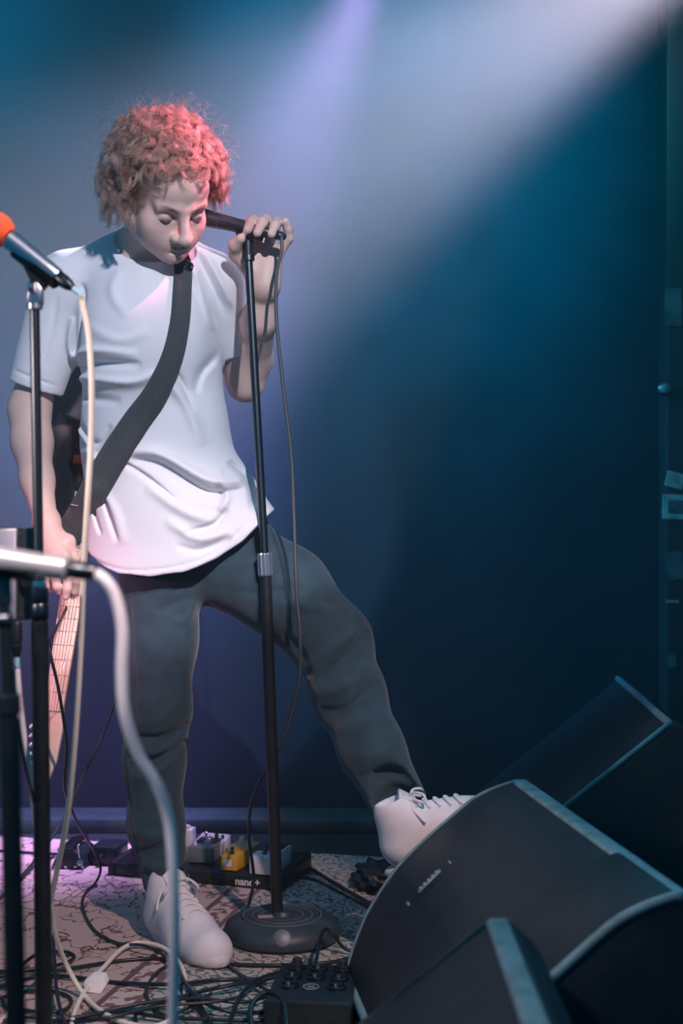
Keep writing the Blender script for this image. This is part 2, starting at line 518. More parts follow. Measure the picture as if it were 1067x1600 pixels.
class Sdf:
    """List of implicit shapes, meshed tile by tile with surface nets."""
    def __init__(s): s.ops = []

    def op(s, kind, fn, lo, hi, k=0.0):
        s.ops.append((kind, fn, np.array(lo, float), np.array(hi, float), k)); return s

    def cone(s, a, b, r1, r2, k=0.02, ys=1.0, kind='add'):
        a = np.array(a, float); b = np.array(b, float)
        yc = a[1]
        A = a.copy(); B = b.copy(); B[1] = yc + (b[1] - yc)   # ys squashes the section in depth about its own axis
        ba = b - a; L = ba.dot(ba)
        def fn(X, Y, Z):
            t = np.clip(((X - a[0]) * ba[0] + (Y - a[1]) * ba[1] + (Z - a[2]) * ba[2]) / L, 0, 1)
            dx = X - (a[0] + ba[0] * t); dy = (Y - (a[1] + ba[1] * t)) / ys; dz = Z - (a[2] + ba[2] * t)
            return (np.sqrt(dx * dx + dy * dy + dz * dz) - (r1 + (r2 - r1) * t)) * min(ys, 1.0) ** 0.5
        m = max(r1, r2)
        lo = np.minimum(a, b) - m; hi = np.maximum(a, b) + m
        return s.op(kind, fn, lo, hi, k)

    def ell(s, c, r, k=0.02, rot=None, kind='add'):
        c = np.array(c, float); r = np.array(r, float)
        Rm = None if rot is None else np.array(rot, float)      # columns = local axes
        def fn(X, Y, Z):
            dx, dy, dz = X - c[0], Y - c[1], Z - c[2]
            if Rm is not None:
                dx, dy, dz = (dx * Rm[0, i] + dy * Rm[1, i] + dz * Rm[2, i] for i in range(3))
            k0 = np.sqrt((dx / r[0]) ** 2 + (dy / r[1]) ** 2 + (dz / r[2]) ** 2)
            k1 = np.sqrt((dx / r[0] ** 2) ** 2 + (dy / r[1] ** 2) ** 2 + (dz / r[2] ** 2) ** 2)
            return k0 * (k0 - 1) / np.maximum(k1, 1e-6)
        m = r if Rm is None else np.full(3, r.max())
        return s.op(kind, fn, c - m, c + m, k)

    def poly(s, pts, rs, k=0.02, ys=1.0, k_in=0.0, kind='add'):
        for i in range(len(pts) - 1):
            s.cone(pts[i], pts[i + 1], rs[i], rs[i + 1], k, ys, kind)
        return s

    def eval(s, xs, ys_, zs):
        X = xs[:, None, None]; Y = ys_[None, :, None]; Z = zs[None, None, :]
        f = np.full((len(xs), len(ys_), len(zs)), 0.3, np.float32)
        lo = np.array([xs[0], ys_[0], zs[0]]); hi = np.array([xs[-1], ys_[-1], zs[-1]])
        for kind, fn, a, b, k in s.ops:
            m = k + 0.012
            if np.any(a - m > hi) or np.any(b + m < lo): continue
            d = np.asarray(fn(X, Y, Z), np.float32)
            if kind == 'add': f = smin(f, d, k)
            elif kind == 'sub': f = -smin(-f, d, k)
            elif kind == 'and': f = -smin(-f, -d, k)
            elif kind == 'disp': f = f + d
        return f

    def mesh(s, h, T=40):
        adds = [(a - 0.012 - 2 * h, b + 0.012 + 2 * h) for kind, fn, a, b, k in s.ops if kind == 'add']
        lo = np.min([a for a, b in adds], 0); hi = np.max([b for a, b in adds], 0)
        n = np.ceil((hi - lo) / h).astype(int) + 2
        NY, NZ = int(n[1] + 2), int(n[2] + 2)
        keys, verts, quads = [], [], []
        key = lambda i, j, k: (i.astype(np.int64) * NY + j) * NZ + k
        for i0 in range(0, n[0], T):
            for j0 in range(0, n[1], T):
                for k0 in range(0, n[2], T):
                    tlo = lo + np.array([i0 - 1, j0 - 1, k0 - 1]) * h; thi = tlo + (T + 2) * h
                    if not any(np.all(a <= thi) and np.all(b >= tlo) for a, b in adds): continue
                    xs = lo[0] + np.arange(i0 - 1, i0 + T + 1) * h
                    ys_ = lo[1] + np.arange(j0 - 1, j0 + T + 1) * h
                    zs = lo[2] + np.arange(k0 - 1, k0 + T + 1) * h
                    f = s.eval(xs, ys_, zs)
                    sg = f < 0
                    if not sg.any() or sg.all(): continue
                    cnt = sum(sg[a:a + T + 1, b:b + T + 1, c:c + T + 1].astype(np.int8) for a in (0, 1) for b in (0, 1) for c in (0, 1))
                    I, J, K = np.nonzero((cnt > 0) & (cnt < 8))
                    acc = np.zeros((len(I), 3)); num = np.zeros(len(I))
                    for ax in range(3):
                        for u in (0, 1):
                            for v in (0, 1):
                                o0 = [0, 0, 0]; o0[(ax + 1) % 3] = u; o0[(ax + 2) % 3] = v
                                o1 = list(o0); o1[ax] = 1
                                f0 = f[I + o0[0], J + o0[1], K + o0[2]]; f1 = f[I + o1[0], J + o1[1], K + o1[2]]
                                mk = (f0 < 0) != (f1 < 0)
                                t = np.where(mk, f0 / np.where(mk, f0 - f1, 1), 0)
                                p = np.tile(np.array(o0, float), (len(I), 1)); p[:, ax] = t
                                acc += p * mk[:, None]; num += mk
                    V = acc / num[:, None] + np.stack([I, J, K], 1)
                    V = V * h + np.array([xs[0], ys_[0], zs[0]])
                    kk = key(I + i0, J + j0, K + k0)
                    keys.append(kk); verts.append(V)
                    for ax in range(3):
                        sl0 = [slice(1, T + 1)] * 3; sl1 = list(sl0); sl1[ax] = slice(2, T + 2)
                        A = sg[tuple(sl0)]; B = sg[tuple(sl1)]
                        i, j, k = np.nonzero(A != B)
                        fl = A[i, j, k]
                        g = [i + 1 + i0, j + 1 + j0, k + 1 + k0]
                        u, v = (ax + 1) % 3, (ax + 2) % 3
                        q = []
                        for du, dv in ((1, 1), (0, 1), (0, 0), (1, 0)):
                            h3 = [x.copy() for x in g]; h3[u] -= du; h3[v] -= dv
                            q.append(key(*h3))
                        q = np.stack(q, 1)
                        q[~fl] = q[~fl][:, ::-1]
                        quads.append(q)
        keys = np.concatenate(keys); verts = np.concatenate(verts); quads = np.concatenate(quads)
        uk, first = np.unique(keys, return_index=True)
        V = verts[first]
        idx = np.searchsorted(uk, quads)
        idx = np.clip(idx, 0, len(uk) - 1)
        ok = np.all(uk[idx] == quads, axis=1)
        return V, idx[ok]


def relax(V, Q, it=2, f=0.5):
    """Even out the grid steps of a surface net."""
    E = np.concatenate([Q[:, [0, 1]], Q[:, [1, 2]], Q[:, [2, 3]], Q[:, [3, 0]]])
    E = np.concatenate([E, E[:, ::-1]])
    n = len(V)
    cnt = np.maximum(np.bincount(E[:, 0], minlength=n), 1)
    for sgn in ([f, -f * 1.02] * it):
        A = np.stack([np.bincount(E[:, 0], weights=V[E[:, 1], c], minlength=n) for c in range(3)], 1) / cnt[:, None]
        V = V + sgn * (A - V)
    return V


def fold(s, pts, Y, depth, w, ymax, taper=True, sharp=1.0):
    """A cloth fold running along a line of (px, py) points laid on the front of a garment at depth Y.
    depth>0 raises a ridge, depth<0 sinks a groove; it fades out behind ymax."""
    W = [P(x, y, Y) for x, y in pts]
    W = np.array(catmull(W, 5))[:, [0, 2]]
    m = 2.6 * w
    lo = (W[:, 0].min() - m, -9, W[:, 1].min() - m); hi = (W[:, 0].max() + m, 9, W[:, 1].max() + m)
    n = len(W)
    def fn(X, Yy, Z):
        x = X[:, :, 0]; z = Z[0]
        x = np.asarray(x); z = np.asarray(z)
        best = np.full((x.shape[0], z.shape[1]), 9.0); tt = np.zeros_like(best); sd = np.zeros_like(best)
        for i in range(n - 1):
            a = W[i]; d = W[i + 1] - a; L = max(d.dot(d), 1e-12)
            t = np.clip(((x - a[0]) * d[0] + (z - a[1]) * d[1]) / L, 0, 1)
            ex = x - a[0] - d[0] * t; ez = z - a[1] - d[1] * t
            dist = np.sqrt(ex * ex + ez * ez)
            b = dist < best
            best = np.where(b, dist, best); tt = np.where(b, (i + t) / (n - 1), tt)
            sd = np.where(b, np.sign(ex * d[1] - ez * d[0]), sd)
        wl = np.where(sd > 0, w * sharp, w / sharp)
        g = np.exp(-(best / wl) ** 2)
        if taper: g = g * np.clip(4 * tt * (1 - tt), 0, 1) ** 0.6
        q = np.clip((ymax - Yy) / 0.03, 0, 1)
        return -depth * g[:, None, :] * q
    s.op('disp', fn, lo, hi, 0)

# ------------------------------------------------------------------ setting
def struct(o): o['kind'] = 'structure'; return o


struct(box('floor', (0.0, 2.2, -0.02), (4.4, 4.6, 0.04), M_floor, bevel=0))
struct(box('wall_back', (0.0, 4.05, 1.75), (4.4, 0.2, 3.5), M_wall, bevel=0))
struct(box('baseboard_back', (0.0, 3.875, 0.02), (4.4, 0.15, 0.04), principled('scuffed_teal_ledge', (0.018, 0.045, 0.055), 0.5, noise=0.3, nscale=12), bevel=0.006))
struct(box('trim_1', (1.10, 3.90, 1.75), (0.44, 0.10, 3.5), principled('black_post', (0.010, 0.014, 0.018), 0.5), bevel=0.008))

rug_M = MAT4((-0.202, 3.13, 0.0), (0.975, -0.221, 0), (0.221, 0.975, 0), (0, 0, 1))
bmr = box_bm((2.25, 2.0, 0.006), Matrix.Translation((-0.60, -0.55, 0.003)), 0.002, 1)
rug = link('rug', bm_mesh('rug', bmr, rug_mat(), True, 40))
rug.matrix_world = rug_M
tag(rug, 'faded pink Persian rug with dark vine outlines on the stage floor', 'rug')

# papers on the post at the right edge, and its small lamp
def flyer(px, py, wpx, hpx, mat, label, tilt=0.0, motif=0):
    Y = 3.848
    c = P(px, py, Y)
    rot = Matrix.Rotation(tilt, 3, 'Y')
    e = empty('flyer', label, 'flyer', c, 'flyers on the black post')
    box('sheet', c, (R(wpx, Y), 0.003, R(hpx, Y)), mat, e, rot, 0.0005, 1)
    if motif:
        box('picture', c + np.array([0.002, -0.002, 0.0]), (R(wpx * 0.66, Y), 0.002, R(hpx * 0.55, Y)), M_paperd, e, rot, 0.0004, 1, label='dark printed panel')
    return e


flyer(1052, 480, 26, 60, M_paperd, 'tall dim flyer highest on the black post')
flyer(1054, 750, 28, 24, M_paper, 'small torn flyer above the framed square flyer on the black post', 0.25)
flyer(1056, 792, 42, 38, M_paper, 'square pale flyer with dark picture on the black post', 0.04, 1)
flyer(1056, 884, 26, 44, M_paperd, 'crooked dim flyer below the square flyer on the black post', -0.2)
flyer(1050, 940, 20, 4, M_paper, 'thin paper strip on the post under the crooked flyer')
flyer(1050, 1032, 12, 22, M_paperd, 'lowest dim scrap of paper on the black post')
ec = P(1040, 607, 3.83)
lamp = empty('wall_lamp', 'small dim round lamp fixed to the black post', 'lamp', ec)
lathe('lamp_body', ec + np.array([0, 0.02, 0]), (0, -1, 0), [(0.018, 0), (0.018, 0.012), (0.010, 0.02)], M_dsteel, lamp, 16)
lathe('lamp_lens', ec, (0, -1, 0), [(0.010, 0), (0.014, 0.004), (0.009, 0.012), (0.0, 0.015)], principled('pale_lens', (0.12, 0.2, 0.2), 0.2), lamp, 16)


# ------------------------------------------------------------------ stage monitors
ax = np.array([0.107, -0.76, 0]); AXL = np.linalg.norm(ax); ax = ax / AXL
nl = np.array([-ax[1] * -1, 0, 0]); nl = np.array([ax[1], -ax[0], 0])     # to the performer's side
D0 = np.array([0.309, 2.55, 0.0])


def wp(a, t, z): return D0 + nl * a + ax * t + np.array([0, 0, z])


def uv_panel(name, quads, mat, parent, thick, label=None):
    """Thin grille sheet folded over facets; UV in metres along the sheet."""
    bm = bmesh.new(); uvl = bm.loops.layers.uv.new('UVMap')
    off = 0.0
    for (p0, p1, p2, p3) in quads:
        p0, p1, p2, p3 = (Vector(p) for p in (p0, p1, p2, p3))
        nrm = (p1 - p0).cross(p3 - p0).normalized()
        vs = [bm.verts.new(p + nrm * thick) for p in (p0, p1, p2, p3)]
        lo = [bm.verts.new(p) for p in (p0, p1, p2, p3)]
        lu = (p1 - p0).length; lv = (p3 - p0).length
        uvs = [(0, off), (lu, off), (lu, off + lv), (0, off + lv)]
        f = bm.faces.new(vs)
        for l, uv in zip(f.loops, uvs): l[uvl].uv = uv
        for i in range(4):
            j = (i + 1) % 4
            g = bm.faces.new((vs[j], vs[i], lo[i], lo[j]))
            for l in g.loops: l[uvl].uv = (0, 0)
        off += lv
    me = bpy.data.meshes.new(name); bm.to_mesh(me); bm.free(); me.materials.append(mat)
    return part(name, me, parent, label)


curveA = [(0.0, 0.376), (0.040, 0.364), (0.078, 0.345), (0.13, 0.304), (0.17, 0.270), (0.21, 0.232), (0.24, 0.192), (0.267, 0.148), (0.288, 0.098), (0.300, 0.060), (0.305, 0.036)]
profA = [(-0.02, 0.376)] + curveA + [(0.295, 0.004), (-0.20, 0.004), (-0.06, 0.34)]
wa = empty('stage_monitor', 'black wedge monitor under the raised shoe with grille and edges painted teal-lit', 'stage monitor', wp(0.05, 0.38, 0))
prism('cabinet', [wp(a, 0, z) for a, z in profA], ax * AXL, M_wedge, wa, 0.004)
T0, T1 = 0.022, 0.548
cA = [(a - 0.002, z - 0.002) for a, z in curveA[:-1]]
cA[0] = (0.008, 0.372)
uv_panel('grille', [[wp(cA[i][0], T0, cA[i][1]), wp(cA[i][0], T1, cA[i][1]), wp(cA[i + 1][0], T1, cA[i + 1][1]), wp(cA[i + 1][0], T0, cA[i + 1][1])] for i in range(len(cA) - 1)], M_grille, wa, 0.006)
# raised end cheek nearest the audience
chk = [(-0.018, 0.378)] + [(a + 0.006 * (0.376 - z) / 0.34, z + 0.006 * (z - 0.03) / 0.34) for a, z in curveA] + [(0.30, 0.004), (-0.20, 0.004)]
prism('end_cheek', [wp(a, 0.553, z) for a, z in chk], ax * (AXL - 0.553 + 0.004), M_wedge, wa, 0.005)
prism('edge_strip', [wp(-0.026, 0.0, 0.366), wp(-0.022, 0.0, 0.381), wp(0.004, 0.0, 0.381), wp(0.006, 0.0, 0.374)], ax * (AXL + .004), M_wedgelip, wa, 0.003, 'top edge painted teal-lit')
tube('edge_strip', [wp(a, AXL + 0.002, z) for a, z in [(-0.01, 0.376)] + curveA[:6]], 0.0070, M_wedgelip, wa, 8, 6)
tube('edge_strip', [wp(a, -0.001, z) for a, z in [(-0.01, 0.376)] + curveA], 0.0032, M_wedgelip, wa, 6, 6)
tube('edge_strip', [wp(0.302, 0.0, 0.045), wp(0.302, 0.35, 0.040), wp(0.302, 0.7, 0.040)], 0.010, M_wedgelip, wa, 8, 3, 'bottom edge painted teal-lit')
# maker's badge: a small lettered plate between two pins
bc = wp(0.190, 0.20, 0.251)
fdir = (wp(0.21, 0, 0.232) - wp(0.17, 0, 0.270)); fdir /= np.linalg.norm(fdir)
fn_ = np.cross(ax, fdir); fn_ = -fn_ if fn_[2] < 0 else fn_
bd = box('badge', bc + fn_ * 0.008, (0.012, 0.05, 0.003), M_wedgelip, wa, Matrix((ax, -fdir, fn_)).transposed(), 0.001, 1)
for k in range(5):
    box('letter', bc + fn_ * 0.0105 + fdir * (-0.018 + 0.009 * k), (0.008, 0.004, 0.002), M_paper, bd, Matrix((ax, -fdir, fn_)).transposed(), 0.0005, 1)
for q in (-0.045, 0.05):
    box('badge_pin', bc + fn_ * 0.008 + fdir * q + ax * 0.006, (0.016, 0.004, 0.003), M_wedgelip, wa, Matrix((ax, -fdir, fn_)).transposed(), 0.001, 1)

# near wedge, only its top corner in view
YB = 1.70
wb = empty('stage_monitor', 'blurred dark monitor cabinet at bottom edge in front of the big wedge', 'stage monitor', (0.05, 1.4, 0))
pB = [(0.178, 0.370), (0.205, 0.370), (0.235, 0.34), (0.36, 0.004), (-0.27, 0.004), (-0.27, 0.012)]
prism('cabinet', [np.array([x, YB, z]) for x, z in pB], np.array([0.0, -0.55, 0]), M_wedge, wb, 0.006)
prism('edge_strip', [np.array([x, YB + 0.002, z]) for x, z in [(0.172, 0.367), (0.176, 0.374), (0.198, 0.374), (0.200, 0.366)]], np.array([0, -0.55, 0]), M_wedgelip, wb, 0.002, 'top edge painted teal-lit')
uv_panel('grille', [[np.array([0.160, YB - 0.02, 0.355]), np.array([0.160, YB - 0.52, 0.355]), np.array([-0.25, YB - 0.52, 0.028]), np.array([-0.25, YB - 0.02, 0.028])]], M_grille, wb, 0.006)
tube('edge_strip', [np.array([0.172, YB + 0.001, 0.366]), np.array([-0.262, YB + 0.001, 0.012])], 0.005, M_wedge, wb, 6, 2)

# far wedge in the dark behind
wc = empty('stage_monitor', 'dim wedge monitor standing furthest back, behind the toe of the raised shoe', 'stage monitor', (0.5, 3.1, 0))
d3 = np.array([0.045, 0.74, 0]); 
c0 = P(1045, 1130, 2.76)
pC = [(0, 0), (0.03, -0.005), (0.20, -c0[2] + 0.004), (-0.54, -c0[2] + 0.004), (-0.53, -0.425)]
prism('cabinet', [c0 + np.array([x, 0, z]) for x, z in pC], d3, M_wedge, wc, 0.006)
uv_panel('grille', [[c0 + np.array([-0.02, 0, -0.016]) + d3 * 0.97, c0 + np.array([-0.02, 0, -0.016]) + d3 * 0.06, c0 + np.array([-0.50, 0, -0.40]) + d3 * 0.06, c0 + np.array([-0.50, 0, -0.40]) + d3 * 0.97]], M_grille, wc, 0.005)
tube('edge_strip', [c0, c0 + d3], 0.008, M_wedgelip, wc, 8, 2, 'top edge painted teal-lit')
tube('edge_strip', [c0, c0 + np.array([-0.30, 0, -0.24])], 0.005, M_wedgelip, wc, 8, 2)


# ------------------------------------------------------------------ microphone stands
def cyl_between(name, a, b, r, mat, parent, seg=16, label=None, r2=None):
    a = np.asarray(a, float); b = np.asarray(b, float)
    L = np.linalg.norm(b - a)
    r2 = r if r2 is None else r2
    e = min(0.001, r * 0.2)
    return lathe(name, a, b - a, [(r - e, 0), (r, e), (r2, L - e), (r2 - e, L)], mat, parent, seg, label)


def clutch(a, b, r, mat, parent, ribs=0, label=None):
    """Height clutch: a sleeve, ribbed along its length when ribs>0."""
    if not ribs:
        L = np.linalg.norm(np.asarray(b) - np.asarray(a))
        return lathe('clutch', a, np.asarray(b) - np.asarray(a), [(r * .8, 0), (r, 0.004), (r, L * .45), (r * .9, L * .5), (r, L * .55), (r, L - .004), (r * .7, L)], mat, parent, 20, label)
    M = np.array(frame_from(np.asarray(b) - np.asarray(a)))
    n = ribs * 4
    V = []; Q = []
    hs = [0, 0.004, 0.02, 0.02, np.linalg.norm(np.asarray(b) - np.asarray(a))]
    hs = [0, 0.003, hs[4] - 0.003, hs[4]]
    for i, h in enumerate(hs):
        for j in range(n):
            rr = r * (1.0 if (j % 4) < 2 else 0.86) * (0.9 if i in (0, 3) else 1)
            an = 2 * math.pi * j / n
            V.append(M @ np.array([rr * math.cos(an), rr * math.sin(an), h]) + a)
    for i in range(len(hs) - 1):
        for j in range(n):
            k = (j + 1) % n
            Q.append((i * n + j, i * n + k, (i + 1) * n + k, (i + 1) * n + j))
    bm = bmesh.new(); vs = [bm.verts.new(v) for v in V]
    for q in Q: bm.faces.new([vs[i] for i in q])
    bm.faces.new(vs[:n][::-1]); bm.faces.new(vs[-n:])
    return part('clutch', bm_mesh('clutch', bm, mat, False), parent, label)


def xlr(a, d, parent, mat=None, mat2=None, L=0.062, r=0.0095):
    """Cable plug: barrel, ribbed collar and bend relief, from a along d."""
    d = np.asarray(d, float) / np.linalg.norm(d)
    c = lathe('connector', a, d, [(r * .9, 0), (r, .002), (r, L * .55), (r * .86, L * .58), (r * .86, L * .64), (r * .95, L * .66), (r * .6, L * .96), (r * .42, L)], mat or M_dsteel, parent, 18)
    return a + d * L


def clip(at, axis, up, r, parent, mat=M_blackrub, L=0.07):
    """Microphone clip: an open half sleeve around the microphone plus its foot."""
    axis = np.asarray(axis, float) / np.linalg.norm(axis)
    up = np.asarray(up, float); up = up - axis * up.dot(axis); up /= np.linalg.norm(up)
    sd = np.cross(axis, up)
    V = []; Q = []; n = 12
    an = np.linspace(math.radians(200), math.radians(340), n)
    for t in (-L / 2, L / 2):
        for rr in (r + 0.001, r + 0.005):
            for q in an:
                V.append(at + axis * t + rr * (math.cos(q) * sd + math.sin(q) * up))
    for j in range(n - 1):
        Q += [(j, j + 1, 2 * n + j + 1, 2 * n + j), (n + j, 3 * n + j, 3 * n + j + 1, n + j + 1), (j, n + j, n + j + 1, j + 1), (2 * n + j, 2 * n + j + 1, 3 * n + j + 1, 3 * n + j)]
    for j in (0, n - 1): Q.append((j, 2 * n + j, 3 * n + j, n + j))
    return part('microphone_clip', mesh_np('microphone_clip', np.array(V), np.array(Q), mat), parent)


# main stand, leaning a little in the singer's hand
YS = 2.855
foot = np.array([(441 - 533.5) / FPX * YS, YS, 0.0])
st = empty('microphone_stand', 'black round-base microphone stand gripped by the singer', 'microphone stand', foot)
base = lathe('base', foot, (0, 0, 1), [(0.108, 0.008), (0.117, 0.012), (0.119, 0.022), (0.113, 0.036), (0.098, 0.047), (0.083, 0.0505), (0.0815, 0.0485), (0.076, 0.0485), (0.0745, 0.051),
                                       (0.064, 0.051), (0.0625, 0.0495), (0.058, 0.0495), (0.0565, 0.052), (0.022, 0.053), (0.018, 0.060), (0.0, 0.061)], M_iron, st, 64)
for r_ in (0.0785, 0.0603, 0.042):
    lathe('ring', foot + np.array([0, 0, 0.0]), (0, 0, 1), [(r_ - .0022, 0.049), (r_ - .0018, 0.0525), (r_ + .0018, 0.0525), (r_ + .0022, 0.049)], M_ironring, base, 64, 'worn grey ring')
box('label_plate', foot + np.array([-0.033, -0.022, 0.054]), (0.030, 0.018, 0.002), principled('pink_sticker', (0.42, 0.30, 0.30), 0.6, noise=0.4, nscale=200), base, Matrix.Rotation(0.2, 3, 'Z'), 0.0005, 1, label='scuffed pinkish label')
lathe('pale_patch', foot + np.array([0.004, -0.1085, 0.037]), (0.0, -0.72, 0.45), [(0.0, 0.0), (0.017, 0.001), (0.010, 0.0035), (0, 0.004)], M_ironring, base, 20, 'paler grey spot')  # paler grey disc on the near slope of the dome
tube('foot_rim', [foot + 0.111 * np.array([math.cos(t), math.sin(t), 0]) + np.array([0, 0, 0.010]) for t in np.linspace(0, 2 * math.pi, 40)], 0.005, M_blackrub, base, 6, 1, smooth_path=False)
pb = P(434, 1445, YS); pm0 = P(415, 900, YS); pm1 = P(413, 864, YS); pt = P(388, 404, YS)
cyl_between('lower_pole', pb, pm0, 0.0118, M_black, st)
clutch(pm0, pm1, 0.0152, M_knurl, st, 9, 'knurled steel clutch')
cyl_between('upper_pole', pm1, pt, 0.0085, M_dsteel, st)
cyl_between('swivel', P(388, 406, YS), P(387, 376, YS), 0.0105, M_blackrub, st)
cyl_between('thread_collar', P(388.3, 408, YS), P(388, 398, YS), 0.0125, M_dsteel, st)
ma = P(306, 337, 2.865); mb = P(420, 364, 2.838)
mdir = (mb - ma) / np.linalg.norm(mb - ma)
clip(P(392, 358, 2.845), mdir, (0, 0, 1), 0.0150, st, L=0.05)
mic = empty('microphone', 'dark handheld microphone in the singer\'s raised hand', 'microphone', mb)
lathe('body', mb, ma - mb, [(0.010, -0.002), (0.0118, 0.004), (0.0128, 0.03), (0.0150, 0.085), (0.0172, 0.128), (0.0178, 0.131), (0.0178, 0.136), (0.0150, 0.138)], M_micdark, mic, 28)
lathe('grille', mb + (ma - mb) / np.linalg.norm(ma - mb) * 0.137, ma - mb, [(0.017, 0), (0.0225, 0.008), (0.0255, 0.020), (0.0255, 0.026), (0.0235, 0.036), (0.017, 0.046), (0.008, 0.051), (0, 0.052)], M_dsteel, mic, 28)
cb = empty('microphone_cable', 'thin grey cable hanging from the singer\'s microphone beside the stand', 'cable', mb)
e1 = xlr(mb, mdir, cb, M_micdark, L=0.036, r=0.0098)
tube('cable', [e1 - mdir * 0.003, P(440, 371, 2.828), P(440, 392, 2.825), P(432, 430, 2.825), P(432, 500, 2.825), P(443, 610, 2.82), P(455, 710, 2.815), P(459, 800, 2.805), P(463, 920, 2.79), P(469, 1000, 2.775),
               P(466, 1075, 2.80), P(440, 1160, 2.86), P(405, 1222, 2.93), P(391, 1262, 2.97), P(389, 1310, 2.99), P(396, 1370, 3.02), FL(388, 1415, .013), FL(372, 1440, .013), FL(345, 1462, .011), FL(338, 1490, .011)], 0.0036, principled('grey_cable', (0.075, 0.08, 0.085), 0.4), cb, 8, 8)

# stand with the silver microphone
YT = 2.0
s2 = empty('microphone_stand', 'black straight stand carrying the silver red-headed microphone', 'microphone stand', FL(71, 1755))
q0 = P(70, 1748, YT); q1 = P(62, 970, YT); q2 = P(61, 915, YT); q3 = P(54, 480, YT)
lathe('base', FL(71, 1755), (0, 0, 1), [(0.12, 0), (0.125, 0.01), (0.12, 0.025), (0.09, 0.04), (0.02, 0.045), (0.015, 0.06), (0, 0.06)], M_iron, s2, 40)
cyl_between('lower_pole', q0, q1, 0.0122, M_black, s2)
clutch(q1, q2, 0.0128, M_dsteel, s2)
cyl_between('clutch_cap', P(61, 917, YT), P(61, 908, YT), 0.0105, M_chrome, s2)
cyl_between('upper_pole', q2, q3, 0.0072, M_dsteel, s2)
cyl_between('thread_collar', P(54.2, 484, YT), P(54, 474, YT), 0.0115, M_silver, s2)
cyl_between('swivel', P(54, 476, YT), P(53, 446, YT), 0.0085, M_silver, s2)
cyl_between('swivel_bolt', P(45, 449, YT - .013), P(55, 449, YT - .013), 0.008, M_silver, s2)
prism('swivel_fork', [P(42, 474, YT - .010), P(43, 448, YT - .010), P(50, 440, YT - .010), P(58, 440, YT - .010), P(65, 450, YT - .010), P(65, 474, YT - .010)], np.array([0, 0.020, 0]), M_silver, s2, 0.002)
na = P(12, 372, YT); nb = P(90, 432, YT - .01); nd = (nb - na) / np.linalg.norm(nb - na)
clip(P(62, 410, YT), nd, (0.6, 0, 0.8), 0.0135, s2, L=0.075)
prism('clip_foot', [P(38, 408, YT - .008), P(76, 440, YT - .008), P(66, 452, YT - .008), P(50, 446, YT - .008), P(36, 416, YT - .008)], np.array([0, 0.018, 0]), M_blackrub, s2, 0.002)
m2 = empty('microphone', 'silver microphone with orange-red foam head at left edge', 'microphone', na)
lathe('body', nb, na - nb, [(0.0105, 0), (0.0112, 0.003), (0.0122, 0.02), (0.0132, 0.05), (0.0145, 0.088)], M_silver, m2, 28)
hd = na - nd * 0.0
lathe('foam_head', na, na - nb, [(0.0140, 0), (0.0205, 0.006), (0.0240, 0.016), (0.0240, 0.026), (0.0205, 0.036), (0.012, 0.044), (0, 0.047)], M_foam, m2, 28, 'red foam windscreen')
c2 = empty('microphone_cable', 'cream cable falling from the silver microphone to the rug', 'cable', nb)
e2 = xlr(nb, nd, c2, M_dsteel, L=0.028, r=0.0095)
tube('sleeve', [e2 - nd * .004, e2 + nd * 0.010, e2 + nd * .018], 0.0042, M_bluesh, c2, 8, 3, 'pale blue sleeve')
tube('cable', [e2 + nd * .015, P(128, 474, 1.99), P(138, 520, 1.99), P(143, 600, 1.99), P(142, 690, 2.0), P(137, 780, 2.0), P(131, 880, 2.02), P(127, 990, 2.05), P(121, 1100, 2.08), P(113, 1205, 2.13), P(103, 1290, 2.2),
               P(88, 1365, 2.3), P(80, 1410, 2.38), P(87, 1460, 2.44), P(104, 1508, 2.50), FL(130, 1553, .016), FL(158, 1580, .016), FL(195, 1598, .014), FL(240, 1604, .013), FL(272, 1588, .013), FL(288, 1558, .014), FL(287, 1520, .016), FL(272, 1494, .020),
               FL(248, 1478, .022), FL(216, 1473, .020), FL(190, 1483, .018), FL(165, 1508, .02), FL(146, 1530, .018), FL(128, 1556, .016), FL(114, 1590, .012), FL(108, 1640, .012)], 0.0044, M_cream, c2, 8, 8)
tp = FL(147, 1538, .02)
prism('tape_flag', [tp + np.array(v) for v in ((-0.018, -0.006, -0.012), (0.014, -0.010, -0.014), (0.022, 0.0, -0.002), (0.016, 0.004, 0.012), (-0.006, 0.006, 0.014), (-0.020, 0.002, 0.004))], np.array([0.004, 0.016, 0.004]), M_tape, c2, 0.003, 'white tape around the cable')

# effects box clamped to that stand, with its plug and cable
fx = empty('effects_box', 'pale grey metal box clamped to the stand at left edge', 'effects box', P(25, 898, 2.04))
rotz = Matrix.Rotation(math.radians(-27), 3, 'Z')
cx = P(27, 898, 2.00)
ctr = cx + np.array(rotz @ Vector((-0.045, 0.025, 0)))
H = R(146, 2.0)
box('case', ctr, (0.09, 0.05, H), M_boxd, fx, rotz, 0.002)
box('front_panel', ctr + np.array(rotz @ Vector((-0.001, -0.0255, 0))), (0.087, 0.003, H - .006), M_boxl, fx, rotz, 0.001, 1, label='pale lavender front panel')
for dz in (0.5, -0.5):
    lathe('screw', cx + np.array(rotz @ Vector((0.001, 0.006, dz * (H - .016)))), np.array(rotz @ Vector((1, 0, 0))), [(0.003, 0), (0.003, 0.001), (0.0, 0.0018)], M_chrome, fx, 10)
box('clamp', P(52, 905, 2.01), (0.03, 0.03, 0.025), M_blackrub, fx, None, 0.004)
c3 = empty('box_cable', 'white cable plugged in under the grey metal box at left', 'cable', P(25, 975, 2.0))
xa = P(25, 972, 2.0); e3 = xlr(xa, (0.02, 0, -1), c3, M_micdark, L=0.050, r=0.0085)
